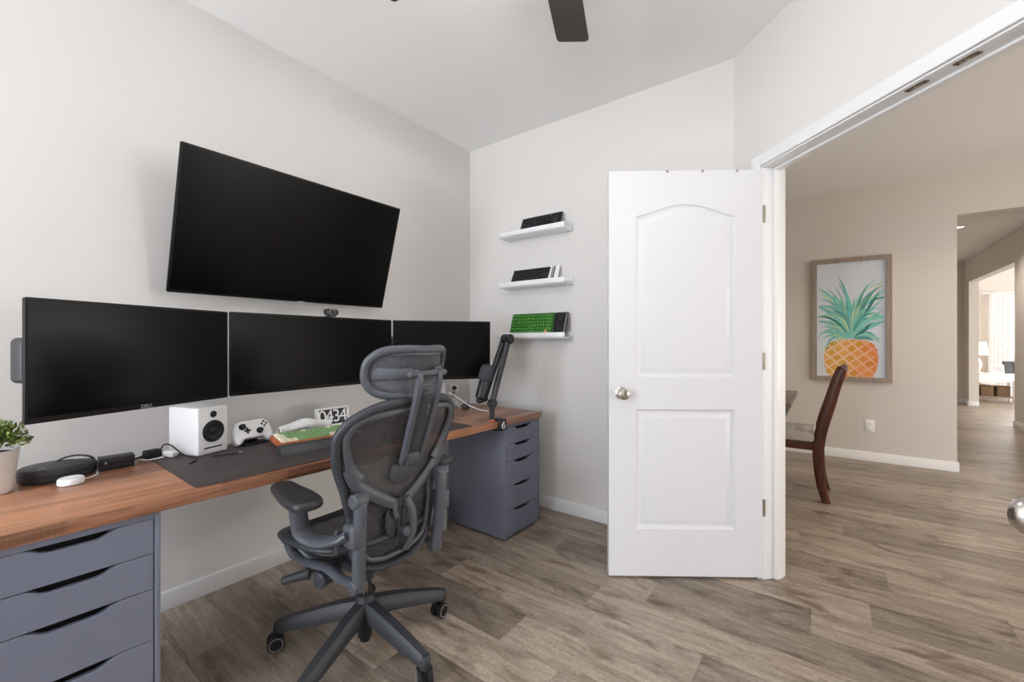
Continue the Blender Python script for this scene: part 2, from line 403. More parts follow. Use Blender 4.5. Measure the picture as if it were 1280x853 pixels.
# diagonal wall with the double-door opening
b = MB()
dm = frame_mx(C0, U, Mo, (0, 0, 1))
OW = .018
for (s0, s1, z0, z1) in ((-.05, S0-OW, 0, H), (S1+OW, SE+.05, 0, H), (S0-OW, S1+OW, 2.055+OW, H)):
    bb = MB().b2((s0, 0, z0), (s1, .12, z1)); me = bpy.data.meshes.new('t'); bb.bm.to_mesh(me); bb.bm.free(); b.bm.from_mesh(me)
b.build('wall_diagonal', M['wall'], mx=dm, kind='structure')
wall('wall_right', [((XR, YF-.12, 0), (XR+.12, YR+.03, H))])
W1 = (-2.25, -.55, .5, 2.4)
wall('wall_front', [((XL-.12, YF-.12, 0), (W1[0], YF, H)), ((W1[1], YF-.12, 0), (XR+.12, YF, H)), ((W1[0], YF-.12, 0), (W1[1], YF, W1[2])), ((W1[0], YF-.12, W1[3]), (W1[1], YF, H))])
wall('wall_hall', [((-5.2, YH, 0), (XW, YH+.13, H)), ((XW, YH, 2.343), (3.9, YH+.13, H)), ((3.9, YH, 0), (6.7, YH+.13, H))], 'hall')
wall('wall_passage', [((WX, YH+.13, 0), (WX+.13, 9.0, H)), ((WX, 11.42, 0), (WX+.13, WE, H)), ((WX, 9.0, 2.3), (WX+.13, 11.42, H))], 'hall')
wall('wall_passage_end', [((-1.2, WE, 0), (WX+.13, WE+.12, H))], 'hall')
wall('wall_passage_side', [((-1.32, YH, 0), (-1.2, WE+.12, H))], 'hall')
W2 = (2.86, 4.6, .85, 2.16)
wall('wall_living', [((WX, 13.2, 0), (W2[0], 13.32, H)), ((W2[1], 13.2, 0), (6.7, 13.32, H)), ((W2[0], 13.2, 0), (W2[1], 13.32, W2[2])), ((W2[0], 13.2, W2[3]), (W2[1], 13.32, H))], 'hall')
wall('wall_living_left', [((WX-.02, WE+.12, 0), (WX+.1, 13.32, H))], 'hall')
W3 = (6.6, 10.2, .3, 2.3)      # living-room side window along Y
wall('wall_living_side', [((6.6, YH, 0), (6.72, 6.6, H)), ((6.6, 11.8, 0), (6.72, 13.32, H)), ((6.6, 6.6, 0), (6.72, 11.8, .4)), ((6.6, 6.6, 2.4), (6.72, 11.8, H))], 'hall')
wall('wall_dining_left', [((-5.2, YB, 0), (-5.08, YH+.13, H))], 'hall')
wall('wall_dining_near', [((-5.2, YB+.12, 0), (XL-.1, YB+.24, H))], 'hall')
W4 = (1.5, 3.2, .7, 2.3)       # unseen entry window, added to light the hall from its far end
wall('wall_entry', [((6.6, 1.0, 2.35), (6.72, 4.6, H)), ((6.6, 1.0, 0), (6.72, 4.6, .5)), ((6.6, 4.6, 0), (6.72, YH, H))], 'hall')
wall('wall_entry_near', [((XR+.1, .9, 0), (6.72, 1.0, H))], 'hall')

def window(name, a, z0, z1, ax, w=.05, blinds=False):
    """white frame in a wall opening; a = (start, end) along the wall, ax = (axis, coordinate)."""
    b = MB()
    def bx(s0, s1, q0, q1, d0=-.03, d1=.03):
        if ax[0] == 'x': b.b2((s0, ax[1]+d0, q0), (s1, ax[1]+d1, q1))
        else: b.b2((ax[1]+d0, s0, q0), (ax[1]+d1, s1, q1))
    bx(a[0], a[1], z0, z0+w); bx(a[0], a[1], z1-w, z1); bx(a[0], a[0]+w, z0+w, z1-w); bx(a[1]-w, a[1], z0+w, z1-w)
    n = max(1, round((a[1]-a[0])/1.0))
    for k in range(1, n): c = a[0]+(a[1]-a[0])*k/n; bx(c-w/2, c+w/2, z0+w, z1-w)
    bx(a[0]+w, a[1]-w, (z0+z1)/2-w/2, (z0+z1)/2+w/2, -.02, .02)
    return b.build(name, M['trim'], kind='structure')
window('window_1', (W1[0], W1[1]), W1[2], W1[3], ('x', YF-.06))
window('window_2', (W2[0], W2[1]), W2[2], W2[3], ('x', 13.26), .045)
window('window_3', (6.6, 11.8), .4, 2.4, ('y', 6.66))
window('window_4', (1.0, 4.6), .5, 2.35, ('y', 6.66))  # unseen window, added as the opening for the hall fill

# baseboards
BH, BT = .084, .013
def bb(name, boxes):
    b = MB()
    for p, q in boxes:
        b.b2(p, q, .003, 2)
    return b.build(name, M['trim'], kind='structure')
bb('baseboard_left', [((XL, YF, 0), (XL+BT, YB, BH))])
bb('baseboard_back', [((XL+BT, YB-BT, 0), (C0.x-.004, YB, BH))])
b = MB()
b.b2((.0, -BT, 0), (S0-.07, 0, BH), .003); b.build('baseboard_diagonal', M['trim'], mx=dm, kind='structure')
bb('baseboard_front', [((XL+BT, YF, 0), (XR-BT, YF+BT, BH))])
bb('baseboard_right', [((XR-BT, YF, 0), (XR, YR, BH))])
bb('baseboard_hall', [((-5.0, YH-BT, 0), (XW+BT, YH, BH+.006)), ((XW, YH-.002, 0), (XW+BT, YH+.14, BH+.006))])
bb('baseboard_passage', [((WX-BT, YH+.14, 0), (WX, 9.0+BT, BH)), ((WX-BT, 11.42-BT, 0), (WX, WE, BH)), ((WX-.01, 11.42-BT, 0), (WX+.13, 11.42, BH)), ((-1.1, WE-BT, 0), (WX-BT, WE, BH))])

# door casing, jambs, stops
b = MB()
CW, CT = .057, .015
def db(a, c, bev=.002):
    x = MB().b2(a, c, bev); me = bpy.data.meshes.new('t'); x.bm.to_mesh(me); x.bm.free(); b.bm.from_mesh(me); bpy.data.meshes.remove(me)
ZT = 2.055
for s in (1, -1):
    e = S0 if s == 1 else S1
    db((e-OW*s, -.001, 0), (e, .121, ZT))                           # jamb
    db((e-(.006+CW)*s, -CT, 0), (e-.006*s, 0, ZT+.006+CW), .004)     # room-side casing
    db((e-(.006+CW)*s, .12, 0), (e-.006*s, .12+CT, ZT+.006+CW), .004)
    db((e, .062, 0), (e+.011*s, .098, ZT-.011))                      # stop
db((S0-OW, -.001, ZT), (S1+OW, .121, ZT+OW))
db((S0-.006, -CT, ZT+.006), (S1+.006, 0, ZT+.006+CW), .004)
db((S0-.006, .12, ZT+.006), (S1+.006, .12+CT, ZT+.006+CW), .004)
db((S0, .062, ZT-.011), (S1, .098, ZT))
b.build('trim_1', M['trim'], mx=dm, kind='structure')
# ball-catch strike plates under the head jamb
for k, s in enumerate((S0+.688, S0+.832)):
    t = thing('strike_plate', ['metal catch plate under the white door head, nearer the hung white door', 'metal catch plate under the white door head, farther from the hung white door'][k], 'plate', C0+U*s+Mo*.026+Vector((0, 0, ZT)), (0, 0, R_(-45)), 'catch plates in the door head')
    MB().prism(rrect(.068, .024, .006), -.0025, 0, bevel=.0008).build('plate', M['hinge'], t)
    MB().lathe([(0, -.006), (.004, -.005), (.006, -.0026)], 14).build('catch', M['nickel'], t)
    for sx in (-1, 1): MB().lathe([(0, -.004), (.003, -.0036), (.0036, -.0024)], 10, T((sx*.026, 0, 0))).build('screw', M['rubber'], t)

# panelled doors
DW, DH, DT = .762, 2.03, .035
def panel_outline(x0, x1, z0, z1, arch, inset):
    x0 += inset; x1 -= inset; z0 += inset; z1 -= inset; pts = [(x0, z0), (x1, z0), (x1, z1)]
    n = 18 if arch else 0
    for k in range(1, n):
        t = k/n; sh = .5-.5*math.cos(2*math.pi*t)
        u = min(1, max(0, (t-.0)/1)); a = math.sin(math.pi*u)
        pts.append((x1+(x0-x1)*t, z1+arch*(.35*sh+.65*a)))
    pts.append((x0, z1)); return pts
def door_face(side):
    """one panelled face at y = 0 looking along -y (side=1), or mirrored"""
    bm = bmesh.new()
    outer = [(0, 0), (DW, 0), (DW, DH), (0, DH)]
    panels = [(.135, DW-.135, .235, .835, 0), (.135, DW-.135, .995, 1.80, .062)]
    edges = []
    def loop(pts, y): return [bm.verts.new((x, y, z)) for x, z in pts]
    def ring(v):
        return [bm.edges.new((v[i], v[(i+1) % len(v)])) for i in range(len(v))]
    edges += ring(loop(outer, 0))
    for (x0, x1, z0, z1, arch) in panels:
        prev = None
        for inset, dep in ((0, 0), (.004, .006), (.012, .0105), (.020, .0112), (.027, .009), (.042, .0028), (.047, .0025)):
            v = loop(panel_outline(x0, x1, z0, z1, arch, inset), dep)
            if prev is None: edges += ring(v)
            else:
                for i in range(len(v)): bm.faces.new((prev[i], prev[(i+1) % len(v)], v[(i+1) % len(v)], v[i]))
            prev = v
        bm.faces.new(prev)
    bmesh.ops.triangle_fill(bm, use_beauty=True, use_dissolve=False, edges=edges)
    return bm
def make_door(name, hinge, direction, face_n, label):
    """hinge: point on the hinge line; direction: unit from hinge to free edge; face_n: unit normal from hinge plane through the slab"""
    d = bpy.data.objects.new(name, None); COL.objects.link(d); d['kind'] = 'structure'; d['label'] = label; d['category'] = 'door'
    mx = frame_mx(hinge, direction, face_n, (0, 0, 1))
    if mx.determinant() < 0: flip = True
    else: flip = False
    b = MB()
    for y, s in ((DT, -1), (0, 1)):
        bm = door_face(1)
        for v in bm.verts: v.co.y = y+v.co.y*s
        b.add(bm)
    for a, c in (((0, 0), (DW, 0)), ((DW, 0), (DW, DH)), ((DW, DH), (0, DH)), ((0, DH), (0, 0))):
        b.poly([(a[0], 0, a[1]), (c[0], 0, c[1]), (c[0], DT, c[1]), (a[0], DT, a[1])])
    bmesh.ops.remove_doubles(b.bm, verts=b.bm.verts, dist=1e-5)
    bmesh.ops.transform(b.bm, matrix=mx @ T((.003, 0, .012)), verts=b.bm.verts)
    bmesh.ops.recalc_face_normals(b.bm, faces=b.bm.faces)
    b.build('door_panel', M['door'], d, ang=25)
    for s in (1, -1):
        kn = MB().lathe([(0, 0), (.031, 0), (.032, .004), (.026, .008), (.012, .011), (.0105, .028), (.016, .034), (.026, .043), (.0285, .053), (.025, .062), (.014, .067), (0, .068)], 32)
        kn.build('door_knob', M['nickel'], d, mx=mx @ T((DW-.060, DT if s == 1 else 0, .928)) @ RX(-90 if s == 1 else 90))
    for z in (.315, 1.047, 1.78):
        b = MB(); b.cyl((-.0035, DT-.001, z), (-.0035, DT-.001, z+.085), .0055, n=12, bevel=.001); b.b2((-.0035, .004, z+.002), (-.0012, DT, z+.083)); b.build('hinge', M['hinge'], d, mx=mx)
    return d
F3 = Vector((-math.sin(TH), math.cos(TH), 0)); R3 = Vector((math.cos(TH), math.sin(TH), 0))
hl = C0+U*S0; dirL = Vector((-.818, -.575, 0)).normalized()
nL = Vector((.575, -.818, 0)).normalized()
make_door('door_1', hl - nL*DT + Vector((.004, .0, 0)), dirL, nL, 'white two-panel door with arched top panel, standing open before the shelves wall')
hr = C0+U*S1; _a = R_(5.7); dirR = (-math.cos(_a)*R3-math.sin(_a)*F3).normalized()
nR = (-math.sin(_a)*R3+math.cos(_a)*F3).normalized()
make_door('door_2', hr, dirR, nR, 'second white door leaf whose round knob peeks into the frame over the hall floor')
# three over-the-door hook straps
t = thing('over_door_hooks', 'three thin metal hook straps hung over the top edge of the open white door', 'hooks', hl - nL*DT + Vector((.004, 0, 2.042+.0005)), (0, 0, math.atan2(dirL.y, dirL.x)))
for x in (.13, .30, .475):
    b = MB()
    # local: x along the door, y: -? both faces
    b.b2((x-.005, -.0385, .0), (x+.005, .0015, .0016)); b.b2((x-.005, -.0385, -.012), (x+.005, -.0368, .0016)); b.b2((x-.005, .0, -.012), (x+.005, .0016, .0016))
    b.build('hook', M['nickel'], t, mx=Matrix.Scale(-1, 4, (0, 1, 0)))

# ------------------------------------------------------------------ desk group (turned slightly against the wall)
DA = math.atan(.027)
def dk(x, y, z=0):            # desk-local (x<0 = towards the wall, y along the front edge) -> world
    return Vector((-1.578, 0, z))+Matrix.Rotation(-DA, 3, 'Z') @ Vector((x, y, 0))
DZ = .7265
top = thing('desk_slab', 'long reddish-brown wooden desk top carried by two slate drawer units', 'desk', (-1.578, 0, 0), (0, 0, -DA))
MB().b2((-.612, -.16, .689), (0, 2.376, DZ), .003, 2).build('wood_slab', M['walnut'], top)
def drawer_unit(label, y0, first=None):
    loc = dk(-.012, y0)
    if first: return dup(first, loc, None, label)
    t = thing('drawer_unit', label, 'drawer unit', loc, (0, 0, -DA), 'slate drawer units under the desk')
    W, D, HT = .36, .475, .686
    b = MB()
    b.b2((-D, 0, .012), (0, .014, HT), .001); b.b2((-D, W-.014, .012), (0, W, HT), .001); b.b2((-D, .014, .012), (-D+.012, W-.014, HT))
    b.b2((-D, .0142, HT-.016), (-.0004, W-.0142, HT), .001); b.b2((-D, .0142, .014), (-.003, W-.0142, .03))
    b.build('cabinet_body', M['slate'], t)
    MB().b2((-D+.02, .02, .0), (-.02, W-.02, .013)).build('plinth', M['rubber'], t)
    MB().b2((-D+.013, .0145, .031), (-.034, W-.0145, HT-.017)).build('drawer_boxes', M['slate_dark'], t)
    zs = [.0225, .1705, .3185, .4655, .5685, .6700]
    for k in range(5):
        z0, z1 = zs[k]+.001, zs[k+1]-.001
        ya, yb = .0165, W-.0165; c = W/2
        pts = [(ya, z0), (yb, z0), (yb, z1)]
        hw, dp = .088, .0185
        for q in range(0, 13):                                   # scooped finger grip in the top edge
            u = q/12; y = c+hw-2*hw*u
            e = min(1, min(u, 1-u)/.24); e = e*e*(3-2*e)
            pts.append((y, z1-dp*e))
        pts.append((ya, z1))
        dr = MB().prism(pts, -.018, 0, frame_mx((0, 0, 0), (0, 1, 0), (0, 0, 1), (1, 0, 0)), .0012, 1)
        dr.build('drawer', M['slate'], t)
    return t
du = drawer_unit('slate drawer unit beneath the end of the desk with the plant', .036)
drawer_unit('slate drawer unit beneath the end of the desk with the microphone arm', 2.003, du)

# desk mat
ml = Vector((-.527, .47, 0)); mc = dk(-.291, 1.115, DZ+.0002)
dm_ = thing('desk_mat', 'dark brown leather mat laid along the front of the wooden desk', 'desk mat', mc, (0, 0, -DA))
MB().prism(rrect(.54, 1.26, .02), 0, .003, bevel=.001).build('mat_sheet', M['mat'], dm_)
MT = DZ+.0035

# ------------------------------------------------------------------ screens
def screen(name, label, w, h, depth, mx, bez=(.006, .006, .006, .016), back=True):
    """local: x width (viewer's left to right), z up, front faces -y; origin centre of the front"""
    t = thing(name, label, 'TV' if name == 'television' else 'monitor')
    t.matrix_world = mx
    b = MB().prism(rrect(w, h, .006, 4), -.012, 0, frame_mx((0, 0, 0), (1, 0, 0), (0, 0, 1), (0, -1, 0)), .0015)
    b.build('bezel_frame', M['bezel'], t)
    l, r, tp, bt = bez
    MB().b2((-w/2+l, -.0012, -h/2+bt), (w/2-r, .001, h/2-tp), .0003, 1).build('display_panel', M['screen'], t)
    MB().prism(rrect(w*.7, h*.62, .03, 5), 0, depth, frame_mx((0, .008, -.02), (1, 0, 0), (0, 0, 1), (0, 1, 0)), .01).build('rear_housing', M['black'], t)
    return t
def face_mx(c, right, tilt=0):
    """frame with x = right (viewer's right), -y = outward normal"""
    r = Vector((right[0], right[1], 0)).normalized(); y = Vector((0, 0, 1)).cross(r)
    return frame_mx(c, r, y, (0, 0, 1)) @ RX(tilt)
# television on the wall, tilted down
tvy, tvw, tvh = 1.13, 1.09, .617
tc = Vector((-2.165, tvy, 1.693))
tv = screen('television', 'large black flat TV mounted high on the wall, tilted down over three monitors', tvw, tvh, .035, face_mx(tc, (0, 1), 16.8), (.008, .008, .008, .012))
b = MB().b2((-.25, .0, -.13), (.25, .01, .13), .003); b.build('wall_plate', M['black'], tv, mx=face_mx(tc, (0, 1), 16.8).inverted() @ face_mx((XL+.0105, tvy, 1.66), (0, 1)))
b = MB()
for s in (-1, 1): MB().sweep([(s*.16, .03, .1), (s*.16, .10, .03), (s*.16, .165, -.03)], (.008, .02), 8).build('tilt_arm', M['black'], tv)
b = MB().b2((-.019, -.004, -.004), (.019, .002, .004), .001); b.build('badge', M['logo'], tv, mx=T((.03, -.001, -tvh/2-.001)))
# monitors
def mon(label, pl, pr, zc, h, tilt=0):
    pl = Vector((*pl, zc)); pr = Vector((*pr, zc)); w = (pr-pl).length
    return screen('monitor', label, w, h, .03, face_mx((pl+pr)/2, pr-pl, tilt), (.006, .006, .007, .017)), w
ml_, wl = mon('black monitor with a small grey badge, hanging at the plant end of the desk', (-1.791, .149), (-2.017, .730), 1.132, .357)
mm_, wm = mon('extra wide black monitor with a webcam clipped on, directly below the TV', (-2.019, .738), (-2.055, 1.592), 1.134, .357)
mr_, wr = mon('black monitor turned in beside the microphone arm, half behind the headrest', (-2.055, 1.601), (-1.703, 2.073), 1.134, .357)
for t in (ml_, mm_, mr_): t['group'] = 'monitors in a row over the desk'
text_mesh('DELL', .017, 'logo', M['logo'], ml_, frame_mx((0, -.0006, -.357/2+.0085), (1, 0, 0), (0, 0, 1), (0, -1, 0)), .0008)
# wall arms of the monitors
def wall_arm(t, px, pz, joints):
    inv = t.matrix_world.inverted()
    b = MB().b2((XL, px-.05, pz-.09), (XL+.012, px+.05, pz+.09), .003)
    b.build('mount_plate', M['dark'], t, mx=inv)
    b = MB(); b.sweep([(XL+.01, px, pz)]+joints, (.016, .028), 10)
    b.build('mount_arm', M['dark'], t, mx=inv)
wall_arm(ml_, .44, 1.13, [(-2.2, .30, 1.13), (-2.03, .40, 1.13), (-1.945, .43, 1.13)])
b = MB().prism(rrect(.062, .13, .016), 0, .05, frame_mx((0, .012, .0), (1, 0, 0), (0, 0, 1), (0, 1, 0)), .004)
b.build('arm_elbow', M['dark'], ml_, mx=T((-.2815, 0, .0)))
wall_arm(mm_, 1.16, 1.13, [(-2.08, 1.165, 1.13)])
wall_arm(mr_, 1.84, 1.13, [(-2.1, 1.85, 1.13), (-1.92, 1.84, 1.13)])
# webcam
wc = thing('webcam', 'small dark webcam perched on top of the extra wide monitor', 'webcam', (-2.028, 1.198, 1.3135), (0, 0, R_(87.6)))
b = MB().prism(rrect(.072, .032, .015), -.012, .012, frame_mx((0, 0, .022), (1, 0, 0), (0, 0, 1), (0, -1, 0)), .004); b.build('camera_body', M['dark'], wc)
MB().lathe([(0, 0), (.011, 0), (.012, .003), (.009, .004), (0, .002)], 20, T((0, -.0125, .022)) @ RX(90)).build('lens', M['black'], wc)
MB().lathe([(.0125, 0), (.0145, 0), (.0145, .003), (.0125, .003)], 20, T((0, -.0115, .022)) @ RX(90), cap=False).build('lens_ring', M['grey'], wc)
b = MB().b2((-.02, -.016, .0005), (.02, .0, .0065), .0015); b.b2((-.02, .0, .0005), (.02, .03, .0045), .0012); b.build('clip', M['black'], wc)

# ------------------------------------------------------------------ things on the desk
def speaker(label, loc, rz, first=None):
    if first:
        return dup(first, loc, (0, 0, rz), label)
    t = thing('speaker', label, 'speaker', loc, (0, 0, rz), 'white desktop speakers')
    W, D, HH = .124, .17, .19                       # front faces +x
    MB().b2((-D, -W/2, 0), (0, W/2, HH), .006, 3).build('cabinet', M['white'], t)
    fx = frame_mx((0, 0, 0), (0, 1, 0), (0, 0, 1), (1, 0, 0))
    MB().lathe([(.0445, 0), (.044, .003), (.039, .0038), (.036, .0016), (.033, .0034), (.029, .0012), (.016, .0006), (.014, .0022), (.009, .0046), (0, .0054)], 36, fx @ T((0, .091, .0004)), cap=False).build('woofer', M['cone'], t)
    MB().lathe([(.0135, 0), (.013, .002), (.010, .0025), (.006, .004), (0, .0046)], 24, fx @ T((0, .160, .0004)), cap=False).build('tweeter', M['cone'], t)
    MB().lathe([(.0205, -.0005), (.02, .0012), (.0140, .0014)], 24, fx @ T((0, .160, 0)), cap=False).build('tweeter_ring', M['whitem'], t)
    MB().b2((-.004, -.038, .022), (.0006, .038, .029), .002).build('bass_slot', M['slate_dark'], t)
    return t
sp = speaker('white speaker under the junction of two monitors, next to the game controller', (-2.022, .679, MT), R_(17.5))
speaker('white speaker half hidden behind the office chair back, toward the microphone', (-2.02, 1.925, DZ+.0005), R_(-14), sp)

# plant
pl = thing('potted_plant', 'small leafy green plant in a white pot on the end of the desk', 'plant', (-2.03, .098, DZ+.0005))
MB().lathe([(0, 0), (.045, 0), (.048, .004), (.062, .125), (.062, .13), (.058, .13), (.0565, .118), (0, .116)], 32).build('pot', M['pot'], pl)
MB().lathe([(0, .122), (.056, .119)], 20).build('soil', M['soil'], pl)
b = MB(); rg = random.Random(3)
for k in range(950):
    a = rg.uniform(0, 6.283); el = math.acos(rg.uniform(-.25, 1)); rr = rg.uniform(.03, .08)
    p = Vector((rr*math.sin(el)*math.cos(a), rr*math.sin(el)*math.sin(a), .155+rr*.78*math.cos(el)))
    d = (p-Vector((0, 0, .13))).normalized(); s = d.cross(Vector((rg.uniform(-1, 1), rg.uniform(-1, 1), rg.uniform(-1, 1)))).normalized()
    L_ = rg.uniform(.010, .017); w = L_*.36; n = d.cross(s)*.003
    b.poly([p, p+d*L_*.5+s*w+n, p+d*L_, p+d*L_*.5-s*w+n])
b.build('foliage', M['leaf'], pl, ang=180)
b = MB()
for k in range(14):
    a = k*2.4; b.sweep([(0.01*math.cos(a), .01*math.sin(a), .115), (.03*math.cos(a), .03*math.sin(a), .15), (.055*math.cos(a), .055*math.sin(a), .17+.02*(k % 3))], .0015, 5)
b.build('stems', M['leaf'], pl)

# round black headphone case with a strap loop
hc = thing('carry_case', 'flat round black zip case lying behind the white puck by the plant', 'case', (-2.095, .238, DZ+.0005), (0, 0, R_(86)))
def teardrop(s=1., o=0):
    pts = []
    for k in range(40):
        a = 2*math.pi*k/40; r = .082*s
        x = r*math.cos(a); y = r*.98*math.sin(a)
        if math.cos(a) > 0: x += .022*math.cos(a)**2*s; y *= 1-.22*math.cos(a)**2
        pts.append((x, y))
    return pts
b = MB(); b.prism(teardrop(), 0, .044, bevel=.007, seg=3); b.build('case_shell', M['dark'], hc)
b = MB(); p = [(x*1.004, y*1.004, .024) for x, y in teardrop()]; b.sweep(p, .0022, 6, closed=True); b.build('zip', M['black'], hc)
b = MB(); b.sweep([(-.02, -.062, .046), (-.022, -.066, .050), (-.03, -.07, .052), (-.036, -.066, .047)], .0022, 6, smooth=3); b.build('zip_pull', M['grey'], hc)
b = MB(); b.sweep([(.01, .058, .043), (.035, .060, .053), (.065, .045, .056), (.092, .015, .050), (.103, -.012, .030), (.107, -.022, .008)], (.005, .003), 8, smooth=5); b.build('carry_strap', M['black'], hc)
cb_ = MB(); cb_.sweep([(-1.98, .286, DZ+.004), (-1.995, .31, DZ+.0025), (-2.02, .331, DZ+.0025), (-2.045, .338, DZ+.003), (-2.060, .3385, DZ+.003)], .0019, 6, smooth=5)
tag(cb_.build('charging_cable', M['whitem']), 'thin white cable running from the white puck past the small black hub', 'cable')
pk = thing('charging_puck', 'small white round puck at the edge of the black zip case', 'puck', (-1.962, .262, DZ+.0005))
MB().lathe([(0, 0), (.029, 0), (.032, .003), (.032, .017), (.029, .021), (0, .0215)], 32).build('puck_shell', M['white'], pk)
MB().lathe([(0, .0216), (.024, .0216), (.0245, .0221), (0, .0222)], 28).build('puck_top', M['whitem'], pk)
# small finned hub
hb = thing('usb_hub', 'small black ribbed hub box between the zip case and the leather mat', 'hub', (-2.092, .396, DZ+.0005), (0, 0, R_(-4)))
MB().b2((-.031, -.048, .018), (.031, .048, .042), .003).build('hub_body', M['black'], hb)
MB().b2((-.028, -.046, .0), (.027, .046, .0175), .001).build('hub_base', M['rubber'], hb)
b = MB()
for k in range(12):
    y = -.044+k*.008; b.b2((.0265, y-.0016, .001), (.0305, y+.0016, .017), .0005)
b.build('rib_grille', M['dark'], hb)
MB().b2((.0305, -.034, .022), (.0316, -.029, .03), .0003).build('indicator', M['logo'], hb)

# cables beside the speaker
def cable(name, pts, r, m, label, sm=6):
    b = MB(); b.sweep(pts, r, 7, smooth=sm); return tag(b.build(name, M[m]), label, 'cable')
cable('white_cable', [(-2.155, .470, DZ+.003), (-2.13, .476, DZ+.003), (-2.105, .492, DZ+.003), (-2.092, .515, MT+.003), (-2.085, .532, MT+.005)], .0024, 'whitem', 'short white cable lying across the back corner of the leather mat')
t = thing('power_plug', 'chunky white plug lying at the back corner of the leather mat', 'plug', (-2.095, .556, MT+.0005), (0, 0, R_(20)))
MB().box((0, 0, .011), (.05, .024, .022), .005, 3).build('plug_body', M['whitem'], t)
MB().box((.032, 0, .011), (.016, .012, .010), .003, 2).build('plug_tip', M['grey'], t)
t = thing('power_adapter', 'black power adapter resting on the desk behind the mat corner', 'adapter', (-2.148, .512, DZ+.0005), (0, 0, R_(15)))
MB().box((0, 0, .016), (.036, .055, .032), .007, 3).build('adapter_body', M['rubber'], t)
MB().cyl((0, -.027, .012), (0, -.055, .009), .006, .004, 10).build('strain_relief', M['rubber'], t)
b = MB(); b.sweep([(-2.145, .535, DZ+.016), (-2.135, .545, DZ+.046), (-2.09, .556, DZ+.050), (-2.03, .582, MT+.012), (-1.975, .605, MT+.003), (-1.94, .595, MT+.0028), (-1.92, .575, MT+.0028), (-1.90, .562, MT+.0028)], .0026, 7, smooth=6)
bpy.context.view_layer.update(); b.build('cord', M['rubber'], t, mx=t.matrix_world.inverted())
t = thing('stylus', 'thin dark pen lying on the mat in front of the white speaker', 'pen', (-1.945, .70, MT+.0005), (0, 0, R_(72)))
MB().cyl((-.05, 0, .0042), (.04, 0, .0042), .0042, n=12, bevel=.001).build('barrel', M['dark'], t)
MB().cyl((.04, 0, .0042), (.055, 0, .0042), .0040, .001, 12).build('tip', M['grey'], t)

# game controller on a little stand
gc = thing('game_controller', 'white game controller propped up between the speaker and the green keyboard', 'controller', (-2.075, .848, MT+.0005), (0, 0, R_(97)))
gm = T((0, .002, .0535)) @ RX(-24) @ Matrix.Scale(1.1, 4)         # face leans back; local -y faces the viewer
half = [(0, .046), (.03, .047), (.052, .043), (.066, .03), (.074, .008), (.077, -.02), (.073, -.042), (.062, -.049), (.05, -.042), (.035, -.030), (0, -.030)]
out = half+[(-x, y) for x, y in half[-2:0:-1]]
out = [(p.x, p.y) for p in catmull([(x, y, 0) for x, y in out], 3, True)]
fx = frame_mx((0, 0, 0), (1, 0, 0), (0, 0, 1), (0, -1, 0))
MB().prism(out, -.022, .014, fx, .011, 4).build('shell', M['white'], gc, mx=gm, ang=60)
stick = lambda x, z: MB().lathe([(.0125, 0), (.0125, .003), (.006, .004), (.006, .008), (.010, .010), (.010, .013), (.007, .0125), (0, .012)], 20, fx @ T((x, z, .0135)))
stick(-.042, .020).build('thumbstick', M['rubber'], gc, mx=gm); stick(.022, -.004).build('thumbstick', M['rubber'], gc, mx=gm)
b = MB(); b.b2((-.029, -.0165, -.009), (-.021, -.013, .015)); b.b2((-.037, -.0165, -.001), (-.013, -.013, .007)); b.build('direction_pad', M['dark'], gc, mx=gm)
for dx, dz in ((0, .009), (0, -.009), (.009, 0), (-.009, 0)):
    MB().lathe([(.0042, 0), (.0040, .003), (0, .0036)], 12, fx @ T((.045+dx, .022+dz, .0135))).build('button', M['dark'], gc, mx=gm)
b = MB(); b.b2((-.05, -.03, 0), (.05, .03, .008), .002); b.b2((-.03, .01, .006), (.03, .018, .05), .003); b.build('stand', M['black'], gc)

# keyboards
def keyboard(name, label, loc, rot, w, d, case_m, key_m, rows=5, cols=14, ch=.018, key2=None, group=None, case2=None, split=None):
    """local: x along the width, y depth (away from typist), z up. origin front-bottom centre"""
    t = thing(name, label, 'keyboard', loc, rot, group)
    b = MB().b2((-w/2, 0, 0), (w/2, d, ch), .003, 2); b.build('case', M[case_m], t)
    if case2: MB().b2((-w/2+.003, .003, ch-.001), (w/2-.003, d-.003, ch+.0015), .001).build('switch_plate', M[case2], t)
    b = MB(); b2 = MB(); mx = .010; kw = (w-2*mx)/cols; kd = (d-2*mx)/rows; rr = random.Random(5)
    for r in range(rows):
        x = 0.
        while x < cols-.01:
            ln = 1
            if r == 0 and 3 <= x < 4: ln = 6
            elif x < .5 and 0 < r < rows-1: ln = 1.5
            elif x > cols-2.6 and r > 0 and r < rows: ln = cols-x if cols-x < 2.6 else 1
            ln = min(ln, cols-x)
            cx = -w/2+mx+(x+ln/2)*kw; cy = mx+(r+.5)*kd
            tgt = b2 if key2 and (x < 1 or x+ln > cols-1.2 or (r == 0 and ln < 2) or r == rows-1 and int(x) % 5 == 0) else b
            bm = bmesh.new(); bmesh.ops.create_cube(bm, size=1)
            for v in bm.verts:
                tp = v.co.z > 0; s = .76 if tp else .96
                v.co = Vector((v.co.x*(ln*kw-.0012)*(1 if not tp else (1-.24*kw/(ln*kw))), v.co.y*(kd-.0012)*s, .0095 if tp else 0))
            for f in bm.faces: f.material_index = 1 if tgt is b2 else 0
            b.add(bm, T((cx, cy, ch+.0005)))
            x += ln
    b.build('keys', [M[key_m]]+([M[key2]] if key2 else []), t); b2.bm.free()
    return t
ka = math.degrees(math.atan2(1, .13))
